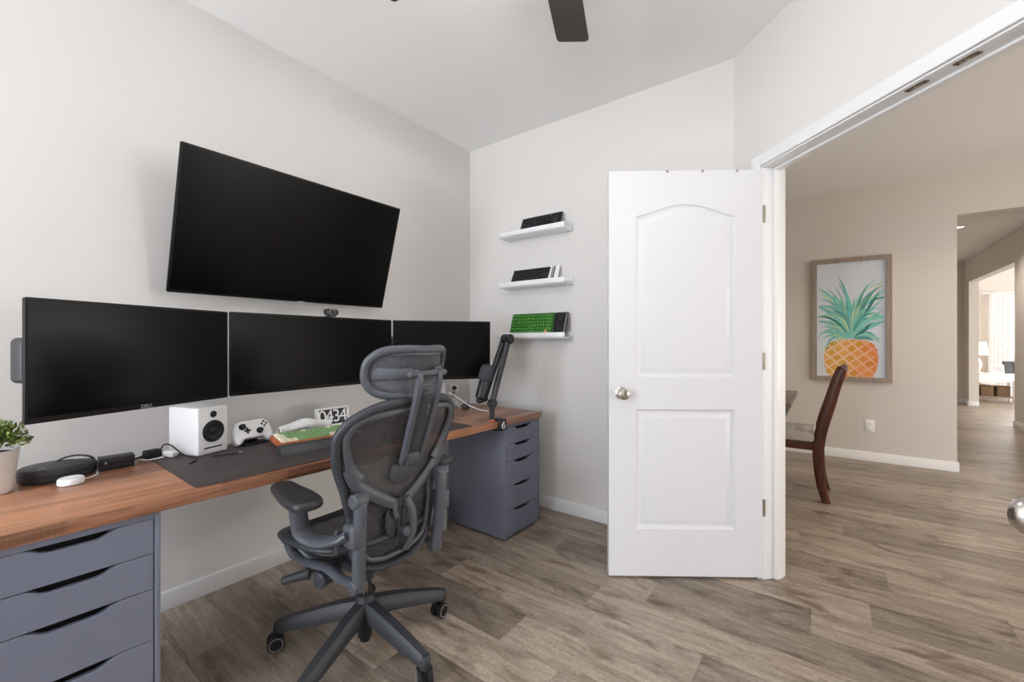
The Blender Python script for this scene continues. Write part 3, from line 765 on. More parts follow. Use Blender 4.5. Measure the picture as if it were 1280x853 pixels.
kb = keyboard('keyboard', 'orange-cased keyboard with pale green keys standing behind the padded wrist rest', (-1.825, 1.040, MT+.004), (R_(7), 0, R_(ka)), .36, .135, 'orange', 'kgreen', 5, 15, .022, 'kcream')
for s in (-1, 1): MB().b2((s*.15-.012, .08, -.0125), (s*.15+.012, .118, .002), .002).build('rear_foot', M['orange'], kb)
wr_ = thing('wrist_rest', 'dark grey padded wrist rest in front of the green keyboard', 'wrist rest', (-1.752, 1.0, MT+.0005), (0, 0, R_(ka)))
prof = [(-.044, 0), (.02, 0), (.02, .030), (.012, .036), (-.020, .034), (-.038, .014)]
b = MB().prism(prof, -.18, .18, frame_mx((0, 0, 0), (0, 1, 0), (0, 0, 1), (1, 0, 0)), .004, 2); b.build('cushion', M['dark'], wr_)
MB().b2((-.178, -.033, -.0003), (.178, .034, .002)).build('base_pad', M['rubber'], wr_)
# pile of white coiled keyboard cable
b = MB(); pts = []
for k in range(0, 620):
    u = k/619; a = u*2*math.pi*31
    base = Vector((-2.06-.012*math.sin(u*9), .955+.26*u, MT+.034+.024*math.exp(-((u-.45)/.22)**2)))
    pts.append(base+Vector((math.cos(a)*.019, 0.004*math.sin(a), math.sin(a)*.020)))
b.sweep(pts, .0042, 6, up=(0, 1, 0)); 
cc = tag(b.build('coiled_cable', M['whitem']), 'heaped white coiled cable behind the green keyboard, before the digit clock', 'cable')
# flip-digit clock
ck = thing('flip_clock', 'white framed clock with big white digits 0434 on black tiles', 'clock', (-2.135, 1.275, DZ+.0005), (R_(0), 0, R_(88.4)))
cm = T((0, 0, .008)) @ RX(-12)
fx0 = frame_mx((0, 0, 0), (1, 0, 0), (0, 0, 1), (0, -1, 0))
def hollow(w, h, t, d, mx):
    b = MB(); b.b2((-w/2, -d/2, 0), (w/2, d/2, t)); b.b2((-w/2, -d/2, h-t), (w/2, d/2, h)); b.b2((-w/2, -d/2, t), (-w/2+t, d/2, h-t)); b.b2((w/2-t, -d/2, t), (w/2, d/2, h-t)); return b
hollow(.176, .098, .008, .03, None).build('clock_frame', M['white'], ck, mx=cm)
for k in range(4):
    x = -.0585+.039*k
    MB().b2((x-.0185, -.006, .010), (x+.0185, .004, .088), .002).build('digit_tile', M['black'], ck, mx=cm)
    text_mesh('0434'[k], .096, 'digit', M['logow'], ck, cm @ T((x, -.0062, .049)) @ fx0, .0006)
b = MB(); b.b2((-.075, -.025, 0), (.075, .03, .010), .003); b.build('stand', M['white'], ck)

# small white camera on a mini tripod + dark items near the chair
tr = thing('mini_tripod_camera', 'small white camera on a mini tripod behind the chair, near the microphone', 'camera', (-2.06, 2.112, DZ+.0005), (0, 0, R_(60)))
MB().box((0, 0, .145), (.072, .04, .046), .008, 3).build('camera_body', M['white'], tr)
MB().lathe([(.015, 0), (.015, .008), (.010, .009), (0, .007)], 20, T((0, -.02, .145)) @ RX(90)).build('lens', M['dark'], tr)
MB().cyl((0, 0, .078), (0, 0, .124), .009, n=14).build('neck', M['grey'], tr)
for k in range(3):
    a = R_(90+120*k); MB().sweep([(0, 0, .084), (.045*math.cos(a), .045*math.sin(a), .004)], .005, 8).build('leg', M['white'], tr)
t = thing('ring_box', 'small dark box on the desk under the white camera', 'box', (-1.985, 2.155, DZ+.0005), (0, 0, R_(30)))
MB().box((0, 0, .018), (.04, .06, .036), .006, 3).build('box_body', M['dark'], t); MB().box((0, 0, .0375), (.034, .054, .003), .001).build('lid', M['black'], t)
cable('speaker_cable', [(-1.985, 1.99, DZ+.13), (-1.955, 2.03, DZ+.10), (-1.91, 2.10, DZ+.04), (-1.86, 2.16, DZ+.006), (-1.80, 2.17, DZ+.004)], .0035, 'whitem', 'white cable trailing down from the half-hidden speaker toward the microphone')

# microphone on a boom arm clamped to the desk edge
ma = thing('microphone_arm', 'black low boom arm with microphone clamped to the front edge of the desk', 'microphone arm', dk(0.006, 1.955, 0), (0, 0, -DA))
b = MB(); b.b2((-.018, -.03, DZ-.055), (.012, .03, DZ+.012), .003); b.b2((-.06, -.025, DZ+.001), (.0, .025, DZ+.012), .002); b.b2((-.06, -.02, DZ-.058), (.0, .02, DZ-.048), .002)
b.build('clamp', M['black'], ma)
b = MB(); cxm = frame_mx((.0126, 0, DZ-.024), (0, 1, 0), (0, 0, 1), (1, 0, 0))
b.sweep([cxm @ Vector(p) for p in [(.013*math.cos(R_(a)), .015*math.sin(R_(a))-.003, .0006) for a in range(60, 400, 20)]], .0022, 6)
b.sweep([cxm @ Vector(p) for p in ((-.012, -.002, .0006), (-.002, .012, .0006), (.006, .022, .0006))], .0022, 6)
b.sweep([cxm @ Vector(p) for p in ((-.003, -.004, .0006), (.004, -.006, .0006), (.005, .001, .0006))], .0018, 6)
b.build('logo', M['logow'], ma)
MB().cyl((-.035, -.045, DZ+.0), (-.035, -.045, DZ+.085), .0145, n=20, bevel=.002).build('post', M['black'], ma)
MB().lathe([(.016, 0), (.018, .004), (.014, .012), (0, .013)], 16, T((-.035, -.045, DZ+.001))).build('post_collar', M['orange'], ma)
MB().cyl((-.055, -.045, DZ+.105), (-.012, -.045, DZ+.105), .024, n=24, bevel=.004).build('lower_joint', M['dark'], ma)
up0 = Vector((-.035, -.045, DZ+.105)); up1 = Vector((-.015, .082, DZ+.475))
b = MB(); b.sweep([up0, up1], (.019, .017), 14, up=(1, 0, 0)); b.build('lower_arm', M['dark'], ma)
MB().cyl(up1+Vector((-.042, 0, 0)), up1+Vector((.024, 0, 0)), .030, n=28, bevel=.005).build('elbow', M['black'], ma)
b = MB(); b.sweep([up1+Vector((-.037, 0, 0)), Vector((-.075, .02, DZ+.30)), Vector((-.09, -.05, DZ+.13))], (.016, .018), 12, up=(1, 0, 0), smooth=3); b.build('upper_arm', M['black'], ma)
b = MB(); b.sweep([Vector((-.09, -.05, DZ+.135)), Vector((-.085, -.075, DZ+.118)), Vector((-.075, -.10, DZ+.12)), Vector((-.07, -.118, DZ+.125))], .012, 10, smooth=3)
b.ball((-.088, -.05, DZ+.13), .021, 16); b.ball((-.07, -.118, DZ+.125), .017, 16); b.build('swivel_bracket', M['black'], ma)
mx_m = T((-.07, -.112, DZ+.135)) @ Euler((R_(-16), R_(6), 0)).to_matrix().to_4x4()
MB().lathe([(0, 0), (.020, 0), (.028, .006), (.029, .012), (.029, .13), (.027, .134), (0, .134)], 28).build('microphone_body', M['black'], ma, mx=mx_m)
MB().b2((.0275, -.008, .025), (.0305, .008, .115), .002).build('grip_strip', M['dark'], ma, mx=mx_m)
MB().lathe([(.034, .105), (.041, .112), (.043, .135), (.042, .175), (.034, .192), (.018, .200), (0, .202)], 28).build('foam_cap', M['foam'], ma, mx=mx_m)

# floor-side small power box by the far drawer unit
pb = thing('wall_power_box', 'grey box with two round knobs standing on the floor behind the chair', 'box', (-1.99, 1.905, 0), (0, 0, R_(55)))
MB().b2((-.045, -.05, 0), (.045, .05, .185), .005).build('box_body', M['grey'], pb)
for z in (.06, .13): MB().lathe([(0, .014), (.011, .013), (.013, .01), (.014, 0)], 18, T((.0, -.05, z)) @ RX(90)).build('knob', M['rubber'] if z > .1 else M['logo'], pb)
cable('hanging_cable', [(-1.63, 1.0, .686), (-1.60, 1.06, .668), (-1.59, 1.13, .664), (-1.60, 1.20, .672), (-1.63, 1.26, .686)], .0028, 'rubber', 'thin black cable sagging just under the desk edge behind the chair')

# ------------------------------------------------------------------ office chair
ch = thing('office_chair', 'charcoal mesh ergonomic office chair with headrest, its back to the room', 'office chair', (-1.444, .994, 0), (0, 0, R_(1.5)))
# five-star base
for k in range(5):
    a = R_(216+72*k); d = Vector((math.cos(a), math.sin(a), 0)); s = Vector((-d.y, d.x, 0))
    pts = [d*.02+Vector((0, 0, .158)), d*.10+Vector((0, 0, .148)), d*.22+Vector((0, 0, .120)), d*.30+Vector((0, 0, .100)), d*.328+Vector((0, 0, .093))]
    rr = lambda t: (.034-.013*t, .034-.014*t)
    b = MB(); b.sweep(pts, rr, smooth=3, prof=[(-1, -.9), (1, -.9), (1, .35), (.55, .95), (-.55, .95), (-1, .35)])
    b.cyl(d*.33+Vector((0, 0, .064)), d*.33+Vector((0, 0, .108)), .021, .019, 16, .004)
    b.build('base_leg', M['base'], ch, ang=50)
    c = MB(); sw = R_(30+57*k); p = d*.33; off = Vector((math.cos(a+sw), math.sin(a+sw), 0))*.012; ax = Vector((-math.sin(a+sw), math.cos(a+sw), 0))
    ctr = p+off+Vector((0, 0, .0305))
    c.cyl(p+Vector((0, 0, .03)), p+Vector((0, 0, .075)), .008, n=12); c.sweep([ctr-ax*.009, ctr+ax*.009], (.019, .024), 14)
    cs = c.build('caster', M['rubber'], ch)
    for sgn in (-1, 1):
        q = ax*sgn; mxw = T(ctr+q*.010) @ q.to_track_quat('Z', 'Y').to_matrix().to_4x4()
        MB().lathe([(0, 0), (.026, 0), (.0305, .004), (.0305, .013), (.027, .017), (.021, .017), (.019, .013), (.009, .013), (.007, .017), (0, .017)], 26, mxw).build('wheel', M['rubber'], cs)
        MB().lathe([(.0215, .0165), (.0225, .0178), (.0240, .0178), (.025, .0165)], 26, mxw, cap=False).build('wheel_rim', M['grey'], cs)
b = MB(); b.lathe([(0, .115), (.05, .115), (.05, .165), (.038, .185), (.034, .212), (.028, .214), (0, .214)], 28); b.build('base_hub', M['base'], ch)
b = MB(); b.lathe([(0, .03), (.018, .03), (.019, .045), (.026, .048), (.028, .12), (0, .12)], 24); b.build('column_sleeve', M['black'], ch)
MB().cyl((0, 0, .21), (0, 0, .33), .0135, n=20).build('gas_column', M['chrome'], ch)
b = MB(); b.box((-.01, 0, .355), (.19, .15, .075), .018, 3); b.cyl((0, 0, .27), (0, 0, .33), .03, .045, 20); b.build('tilt_mechanism', M['graph_d'], ch)
# seat: mesh suspended in a rounded frame
def seat_pt(a, k=1., dz=0):
    c, s = math.cos(a), math.sin(a); n = 3.2
    r = (abs(c)**n+abs(s)**n)**(-1/n)
    x = -.03+.205*r*c*k; y = (.248+.015*(-c))*r*s*k
    z = .478+.012*(abs(r*s*k))**2-.028*max(0, -(r*c*k)-.45)**2*3+.012*max(0, r*c*k)**2
    return Vector((x, y, z+dz))
b = MB(); b.sweep([seat_pt(2*math.pi*k/56) for k in range(56)], (.017, .013), 10, closed=True); b.build('seat_frame', M['graph_d'], ch)
bm = MB()
def sgrid(u, v):
    k = u; p = seat_pt(2*math.pi*v, max(k, .001)); p.z = p.z-.022*(1-k*k)+.006; return p
bm.grid(sgrid, 8, 56); bmesh.ops.remove_doubles(bm.bm, verts=bm.bm.verts, dist=1e-4); bm.build('seat_mesh', M['mesh2'], ch, ang=80)
b = MB()
for s in (-1, 1):
    b.sweep([(-.17, s*.205, .478), (-.165, s*.21, .45), (-.145, s*.205, .412), (-.10, s*.20, .395), (-.03, s*.195, .398), (.06, s*.19, .405), (.13, s*.185, .39), (.205, s*.18, .395)], (.013, .019), 10, smooth=5, up=(0, 1, 0))
    b.cyl((-.165, s*.185, .468), (-.165, s*.232, .468), .024, n=20, bevel=.004)
    b.sweep([(-.13, s*.205, .478), (-.10, s*.20, .44), (-.05, s*.17, .40), (-.02, s*.08, .365)], (.010, .014), 8, smooth=4, up=(0, 1, 0))
b.sweep([(-.02, -.19, .395), (-.02, 0, .36), (-.02, .19, .395)], (.02, .014), 10, smooth=4)
b.build('side_linkage', M['graph'], ch)
b = MB(); b.sweep([(.02, -.06, .38), (-.02, -.15, .37), (-.055, -.215, .36)], .006, 8); b.build('lever_rod', M['graph_d'], ch)
b = MB(); b.cyl((-.045, -.200, .362), (-.095, -.272, .350), .018, .013, 16, .004); b.cyl((-.042, -.197, .3625), (-.052, -.21, .361), .021, n=16, bevel=.003); b.build('tilt_lever', M['graph_d'], ch)
b = MB(); b.cyl((.035, -.14, .378), (.055, -.228, .376), .030, .027, 20, .006); b.build('tension_knob', M['graph_d'], ch)
b = MB(); b.cyl((.035, .14, .378), (.055, .228, .376), .030, .027, 20, .006); b.build('tension_knob', M['graph_d'], ch)

# back: depth (x) as a function of height and half-width
def bx(z, y=0):
    zs = [(.36, .185), (.42, .178), (.55, .185), (.66, .200), (.78, .228), (.90, .270), (1.02, .312)]
    for (z0, x0), (z1, x1) in zip(zs, zs[1:]):
        if z <= z1 or z1 == 1.02:
            t = (z-z0)/(z1-z0); x = x0+(x1-x0)*t; break
    return x-.85*y*y*(1 if z > .6 else .6)
half = [(0, .984), (.09, .984), (.168, .966), (.226, .932), (.252, .888), (.250, .845), (.240, .795), (.224, .745), (.206, .70), (.190, .65), (.178, .60), (.172, .53), (.160, .465), (.13, .420), (.07, .398), (0, .390)]
outl = half+[(-y, z) for y, z in half[-2:0:-1]]
outl = [(p.x, p.y) for p in catmull([(y, z, 0) for y, z in outl], 4, True)]
fr = [Vector((bx(z, y), y, z)) for y, z in outl]
def frr(t):
    i = int(t*len(outl)) % len(outl); z = outl[i][1]; y = abs(outl[i][0])
    if z < .44: return (.011, .022)
    return (.0165, .0155)
b = MB(); b.sweep(fr, frr, 14, closed=True, up=(1, 0, 0)); b.build('back_frame', M['graph_d'], ch)
# mesh panel
half_in = [(y, z) for y, z in outl]
b = MB()
def bgrid(u, v):
    i = v*len(outl); i0 = int(i) % len(outl); y, z = outl[i0]
    yy = y*u; zz = .68+(z-.68)*u
    return Vector((bx(zz, yy)-.010, yy, zz))
b.grid(bgrid, 14, len(outl)); bmesh.ops.remove_doubles(b.bm, verts=b.bm.verts, dist=1e-4); b.build('back_mesh', M['mesh'], ch, ang=80)
# inner carrier: upper rim, waist web and brace
b = MB()
rim = [(.196, .936), (.229, .892), (.227, .85), (.211, .80), (.190, .757), (.166, .730)]
for s in (-1, 1):
    b.sweep([(bx(z, y)+.010, s*y, z) for y, z in [(.0, .956), (.11, .952)]+rim], lambda t: (.008+.006*min(1, t/.4)+.020*max(0, t-.6), .006), 8, smooth=4, up=(1, 0, 0))
    b.sweep([(bx(z, y)+.012, s*y, z) for y, z in [(.208, .775), (.19, .735), (.163, .70), (.10, .655), (.035, .615), (0, .600)]], lambda t: (.024-.006*t, .007), 8, smooth=4, up=(1, 0, 0))
    b.sweep([(bx(z, y)+.010, s*y, z) for y, z in [(.165, .70), (.152, .64), (.153, .57), (.142, .49), (.12, .445), (.06, .425), (0, .422)]], (.008, .007), 8, smooth=5, up=(1, 0, 0))
b.build('lumbar_brace', M['graph'], ch)
# spine with slot
b = MB()
b.sweep([(bx(.60)+.018, 0.02, .62), (bx(.56)+.030, .045, .57), (bx(.52)+.034, .050, .52), (bx(.47)+.030, .045, .47), (bx(.43)+.018, .03, .425)], (.017, .009), 10, smooth=4, up=(1, 0, 0))
b.sweep([(bx(.60)+.018, -.02, .615), (bx(.58)+.022, -.03, .59), (bx(.56)+.024, -.02, .56)], (.010, .006), 8, smooth=3, up=(1, 0, 0))
b.build('spine', M['graph'], ch)
for yy, zz, ry, rz in ((-.01, .725, .052, .045), (-.022, .545, .036, .06)):
    MB().ball((bx(zz)+.006, yy, zz), (.007, ry, rz), 24).build('lumbar_pad', M['graph_d'], ch)
b = MB()
for y in (-.012, .006): b.sweep([(bx(.66)+.02, y, .655), (bx(.6)+.024, y, .60), (bx(.5)+.02, y, .455)], .0035, 6)
b.build('lumbar_rods', M['graph_d'], ch)
MB().cyl((bx(.50)+.012, .008, .505), (bx(.50)+.052, .008, .505), .017, n=18, bevel=.004).build('lumbar_knob', M['graph'], ch)
# uprights carrying the back
for s in (-1, 1):
    b = MB(); b.sweep([(.205, s*.172, .375), (.212, s*.178, .45), (.222, s*.182, .55), (.228, s*.184, .64), (.226, s*.185, .668)], lambda t: (.021, .022), 14, smooth=4, up=(0, 1, 0))
    b.cyl((.222, s*.160, .672), (.222, s*.212, .672), .0245, n=22, bevel=.005); b.cyl((.2, s*.15, .385), (.2, s*.2, .385), .021, n=18, bevel=.004)
    b.build('upright', M['graph'], ch)
# armrests
for s in (-1, 1):
    b = MB()
    b.sweep([(.045, s*.29, .655), (.045, s*.285, .60), (.052, s*.278, .56), (.085, s*.262, .537), (.135, s*.243, .537), (.185, s*.225, .553), (.205, s*.21, .565)], lambda t: (.016, .030 if t < .55 else .034), 14, smooth=5, up=(0, 1, 0))
    b.box((.212, s*.196, .562), (.06, .05, .075), .012, 3)
    ar = b.build('armrest', M['graph'], ch)
    b = MB(); b.box((.180, s*.236, .545), (.018, .016, .08), .006, 3); b.build('height_lever', M['graph_d'], ar)
    pts = [(p.x, p.y) for p in catmull([(.135, 0, 0), (.118, .040, 0), (.04, .049, 0), (-.06, .040, 0), (-.125, .034, 0), (-.143, 0, 0), (-.125, -.030, 0), (-.06, -.040, 0), (.04, -.049, 0), (.118, -.040, 0)], 5, True)]
    b = MB().prism(pts, 0, .03, T((.015, s*.285, .660)) @ RZ(s*9) @ Matrix.Diagonal((1.06, 1.08, 1, 1)), .012, 4); b.build('arm_pad', M['padv'], ar, ang=70)
# headrest
def hx(y, z): return .318+.22*(z-1.085)-2.9*y*y
hh = [(0, 1.158), (.08, 1.160), (.136, 1.153), (.166, 1.124), (.172, 1.088), (.166, 1.052), (.140, 1.018), (.085, 1.004), (0, 1.002)]
ho = hh+[(-y, z) for y, z in hh[-2:0:-1]]
ho = [(p.x, p.y) for p in catmull([(y, z, 0) for y, z in ho], 5, True)]
b = MB(); b.sweep([(hx(y, z), y, z) for y, z in ho], (.0145, .0135), 12, closed=True, up=(1, 0, 0)); b.build('headrest_frame', M['graph'], ch)
b = MB(); b.sweep([(hx(y, z)+.006, y*.86, 1.085+(z-1.085)*.80) for y, z in ho], (.006, .005), 8, closed=True, up=(1, 0, 0)); b.build('headrest_inner_rim', M['graph'], ch)
b = MB(); b.grid(lambda u, v: Vector((hx(ho[int(v*len(ho)) % len(ho)][0]*u, 1.085+(ho[int(v*len(ho)) % len(ho)][1]-1.085)*u)-.004, ho[int(v*len(ho)) % len(ho)][0]*u, 1.085+(ho[int(v*len(ho)) % len(ho)][1]-1.085)*u)), 8, len(ho))
bmesh.ops.remove_doubles(b.bm, verts=b.bm.verts, dist=1e-4); b.build('headrest_mesh', M['mesh3'], ch, ang=80)
for s in (-1, 1): MB().sweep([(hx(.168, 1.08)+.008, s*.150, 1.080), (hx(.11, 1.08)+.010, s*.11, 1.080), (hx(.05, 1.08)+.018, s*.052, 1.082)], lambda t: (.006, .021-.006*t), 10, smooth=4).build('headrest_arm', M['graph'], ch)
b = MB(); b.cyl((.345, -.085, 1.078), (.345, .085, 1.078), .011, n=16, bevel=.003); b.cyl((.345, -.06, 1.078), (.345, -.045, 1.078), .015, n=16, bevel=.003); b.cyl((.345, .05, 1.078), (.345, .065, 1.078), .015, n=16, bevel=.003); b.build('headrest_pivot', M['graph'], ch)
for s in (-1, 1):
    b = MB(); b.sweep([(.352, s*.046, 1.080), (.352, s*.046, 1.052), (.338, s*.045, .99), (.300, s*.043, .88), (.268, s*.040, .79), (.254, s*.036, .765)], (.0095, .008), 8, smooth=4, up=(1, 0, 0), prof=[(-1, -1), (1, -1), (1, 1), (-1, 1)])
    b.build('headrest_post', M['graph'], ch)
b = MB(); b.sweep([(.336, 0, 1.0), (.296, 0, .88), (.262, 0, .79)], (.022, .006), 8, up=(1, 0, 0)); b.build('headrest_slider', M['graph_d'], ch)
b = MB(); b.box((.262, 0, .775), (.03, .06, .05), .008, 3); b.build('headrest_bracket', M['graph_d'], ch)

# ------------------------------------------------------------------ picture ledges and the keyboards on them
def ledge(label, z, first=None):
    loc = (-1.681, YB, z)
    if first: return dup(first, loc, None, label)
    t = thing('picture_ledge', label, 'shelf', loc, group='white wall ledges')
    W, D = .55, .12
    MB().b2((-W/2, -D, 0), (W/2, 0, .012), .0015).build('bottom_board', M['white'], t)
    MB().b2((-W/2, -D, .0005), (W/2, -D+.012, .043), .0015).build('front_lip', M['white'], t)
    MB().b2((-W/2, -.012, .012), (W/2, -.0005, .05), .0015).build('back_rail', M['white'], t)
    return t
l1 = ledge('white wall ledge highest of three, holding a plain black keyboard', 1.945)
ledge('white wall ledge in the middle of three, holding a white-cased black keyboard', 1.577, l1)
ledge('white wall ledge lowest of three, holding the bright green keyboard', 1.207, l1)
def leaning(name, label, xc, z, w, d, lean, *a, **k):
    t = keyboard(name, label, (xc, YB-.077, z), (R_(lean), 0, 0), w, d, *a, **k); return t
leaning('keyboard', 'plain black keyboard leaning on the highest white wall ledge', -1.632, 1.9635, .33, .125, 66, 'kcase', 'kblack', 5, 15, .016)
leaning('keyboard', 'black-keyed keyboard in a white case leaning on the middle white wall ledge', -1.715, 1.5965, .335, .128, 64, 'whitem', 'kblack', 5, 14, .016)
t = thing('paper_booklet', 'thin white booklet standing at the end of the white-cased keyboard on the middle ledge', 'booklet', (-1.525, YB-.080, 1.5925), (R_(-24), 0, R_(4)))
MB().b2((-.008, -.005, 0), (.035, .005, .135), .001).build('cover', M['whitem'], t); MB().b2((-.004, -.0062, .004), (.005, -.0045, .131)).build('spine_band', M['kblack'], t)
gk = leaning('keyboard', 'bright green keyboard with one orange key leaning on the lowest white wall ledge', -1.700, 1.2275, .37, .165, 72, 'kddgreen', 'kdgreen', 6, 15, .018)
MB().box((.135, .022, .031), (.022, .022, .012), .003).build('accent_key', M['key_art'], gk)
mp = thing('macro_pad', 'black pad with round dials beside the bright green keyboard on the lowest ledge', 'keypad', (-1.465, YB-.077, 1.2275), (R_(72), 0, 0))
MB().b2((-.044, 0, 0), (.044, .165, .018), .003).build('case', M['kcase'], mp)
for y in (.055, .115): MB().lathe([(.026, 0), (.026, .010), (.022, .013), (0, .012)], 24, T((-.004, y, .018))).build('dial', M['rubber'], mp)
MB().b2((.036, .01, .017), (.043, .155, .021), .001).build('side_strip', M['framewood'], mp)

# ------------------------------------------------------------------ ceiling fan
fn = thing('ceiling_fan', 'dark bronze ceiling fan whose blades dip into the top of the view', 'ceiling fan', (-.61, .955, H))
MB().lathe([(0, 0), (.075, 0), (.07, -.03), (.03, -.055), (.014, -.06)], 32).build('ceiling_cup', M['fan'], fn)
MB().cyl((0, 0, -.17), (0, 0, -.05), .0125, n=16).build('downrod', M['fan'], fn)
MB().lathe([(0, -.16), (.05, -.165), (.115, -.20), (.125, -.235), (.12, -.29), (.09, -.325), (0, -.33)], 40).build('motor_housing', M['fan'], fn)
for k in range(5):
    a = 111+72*k
    b = MB(); pts = [(.19, .048), (.40, .062), (.63, .066)]
    tipc = [(.640, .064), (.648, .055), (.648, -.055), (.640, -.064)]
    out = [(.15, -.035), (.15, .035)]+[(x, y) for x, y in pts]+tipc+[(x, -y) for x, y in pts[::-1]]
    b.prism(out, -.004, .004, RZ(a) @ T((0, 0, -.318)) @ RX(10), .0015, 1); bl = b.build('blade', M['fan'], fn)
    b = MB(); b.sweep([(.08, 0, -.30), (.14, 0, -.312), (.22, 0, -.310)], (.022, .005), 8); b.build('blade_iron', M['fan'], bl, mx=RZ(a))
MB().lathe([(.0, -.33), (.075, -.33), (.085, -.345), (.08, -.385), (.05, -.41), (0, -.418)], 32).build('added_light_bowl', M['bulb'], fn)  # unseen light kit, added to go with the fill lamp beneath it

# ------------------------------------------------------------------ hall and dining room
pic = thing('pineapple_picture', 'framed pineapple painting on the hall wall above the dining chair', 'picture', (.181, YH, 1.413))
W, HH_ = .635, 1.25
b = hollow(W, HH_, .042, .032, None); b.build('picture_frame', M['framewood'], pic, mx=T((0, -.0165, -HH_/2)))
MB().b2((-W/2+.04, -.012, -HH_/2+.04), (W/2-.04, -.002, HH_/2-.04)).build('canvas', M['canvas'], pic)
pts = [(-.175, -.582), (-.205, -.50), (-.215, -.40), (-.205, -.31), (-.175, -.245), (-.11, -.215), (.0, -.205), (.11, -.215), (.18, -.25), (.21, -.33), (.215, -.43), (.20, -.51), (.175, -.582)]
b = MB(); b.poly([(p.x, -.0125, p.y) for p in catmull([(x, z, 0) for x, z in pts], 4)]); b.build('painted_fruit', M['fruit'], pic)
b = MB(); rg = random.Random(21)
k = 0
for (z0, n, ln, spread) in ((-.08, 13, .60, 26), (-.10, 15, .50, 46), (-.14, 18, .36, 66), (-.17, 20, .27, 86), (-.15, 12, .40, 36), (-.19, 20, .17, 84), (-.12, 9, .30, 24)):
    for i in range(n):
        a = R_(-spread+2*spread*(i+rg.uniform(-.3, .3))/(n-1)); L_ = ln*rg.uniform(.75, 1.08); w = rg.uniform(.008, .016)
        x0 = .055*math.sin(a)+.01; cur = rg.uniform(-.05, .55)*(1 if a > 0 else -1)
        cen = []; 
        for q in range(8):
            t = q/7; aa = a+cur*t*t*1.4; r = L_*t
            cen.append((x0+r*math.sin(aa), z0+r*math.cos(aa)))
        lf = []; rt = []
        for q in range(8):
            t = q/7; ww = w*(math.sin(math.pi*min(1, t*.75+.25)))**.8 if q < 7 else 0
            d = (cen[min(7, q+1)][0]-cen[max(0, q-1)][0], cen[min(7, q+1)][1]-cen[max(0, q-1)][1]); m_ = math.hypot(*d) or 1
            nx, nz = -d[1]/m_, d[0]/m_
            lf.append((cen[q][0]+nx*ww, cen[q][1]+nz*ww)); rt.append((cen[q][0]-nx*ww, cen[q][1]-nz*ww))
        poly = lf+rt[-2::-1]
        k += 1; y = -.0130-.00004*k
        poly = [(max(-.26, min(.26, x*.80)), y, min(.54, z)) for x, z in poly]
        b.poly(poly)
b.build('painted_leaves', M['pleaf'], pic)

ol = thing('wall_outlet', 'white outlet plate low on the hall wall under the pineapple painting', 'outlet', (.334, YH, .353))
MB().b2((-.038, -.006, -.058), (.038, 0, .058), .002).build('cover_plate', M['white'], ol)
for z in (-.022, .022): MB().b2((-.016, -.0085, z-.014), (.016, -.004, z+.014), .004).build('socket', M['whitem'], ol)

dt = thing('dining_table', 'brown dining table corner seen past the door frame', 'table', (-1.21, 4.0, 0))
MB().b2((-1.0, -.45, .728), (1.0, .45, .76), .006).build('table_top', M['tablewood'], dt)
MB().b2((-.94, -.41, .645), (.965, .41, .7285), .004).build('apron', M['darkwood'], dt)
for sx in (-1, 1):
    for sy in (-1, 1):
        MB().lathe([(.028, 0), (.03, .02), (.04, .10), (.03, .2), (.042, .40), (.03, .50), (.045, .56), (.045, .66)], 16, T((sx*.80, sy*.34, 0))).build('leg', M['darkwood'], dt)
dc = thing('dining_chair', 'dark cherry dining chair with pale cushioned seat and curved back, under the pineapple painting', 'chair', (0, 0, 0))
curve = [(.088, .985), (.075, .955), (.045, .86), (.012, .73), (-.018, .62), (-.042, .52), (-.056, .42), (-.058, .33), (-.052, .22), (-.036, .10), (-.008, .0)]
def cw(t): return (.018, .026+.011*math.sin(math.pi*min(1, max(0, t*1.1-.05))))
for y in (3.895, 4.255):
    b = MB(); b.sweep([(x, y, z) for x, z in curve], cw, 12, smooth=4, up=(1, 0, 0), prof=[(-1, -.7), (-.7, -1), (.7, -1), (1, -.7), (1, .7), (.7, 1), (-.7, 1), (-1, .7)])
    b.build('rear_leg', M['cherry'], dc)
b = MB(); b.sweep([(.084, 3.885, .965), (.098, 3.98, .985), (.102, 4.075, .99), (.098, 4.17, .985), (.084, 4.265, .965)], (.018, .032), 10, smooth=4); b.build('top_rail', M['cherry'], dc)
b = MB(); b.sweep([(.025, 3.9, .74), (.045, 4.075, .755), (.025, 4.25, .74)], (.012, .03), 8, smooth=4); b.build('back_rail', M['cherry'], dc)
b = MB(); b.b2((-.50, 3.885, .375), (-.055, 4.265, .435), .006); b.build('seat_rail', M['cherry'], dc)
b = MB(); b.b2((-.515, 3.878, .425), (-.06, 4.272, .515), .035, 4); b.build('seat_cushion', M['linen'], dc)
b = MB()
for k in range(22):
    b.ball((-.505+k*.0205, 3.8775, .436), (.0055, .003, .0055), 8)
b.build('nail_trim', M['brass'], dc)
for y in (3.91, 4.24):
    b = MB(); b.sweep([(-.465, y, .38), (-.475, y, .2), (-.468, y, 0)], lambda t: .026-.008*t, 10, smooth=3); b.build('front_leg', M['cherry'], dc)

def recessed(label, x, y):
    t = thing('recessed_light', label, 'ceiling light', (x, y, H), group='recessed ceiling lights')
    MB().lathe([(.062, -.001), (.085, -.001), (.088, -.004), (.062, -.008), (.058, -.002)], 32, cap=False).build('trim_ring', M['white'], t)
    MB().lathe([(0, -.003), (.062, -.003)], 32, cap=False).build('lens', M['bulb'], t)
    return t
recessed('round recessed light in the passage ceiling beyond the hall wall', 1.41, 8.24)
recessed('round recessed light in the hall ceiling just past the white door head', 1.13, 4.2)

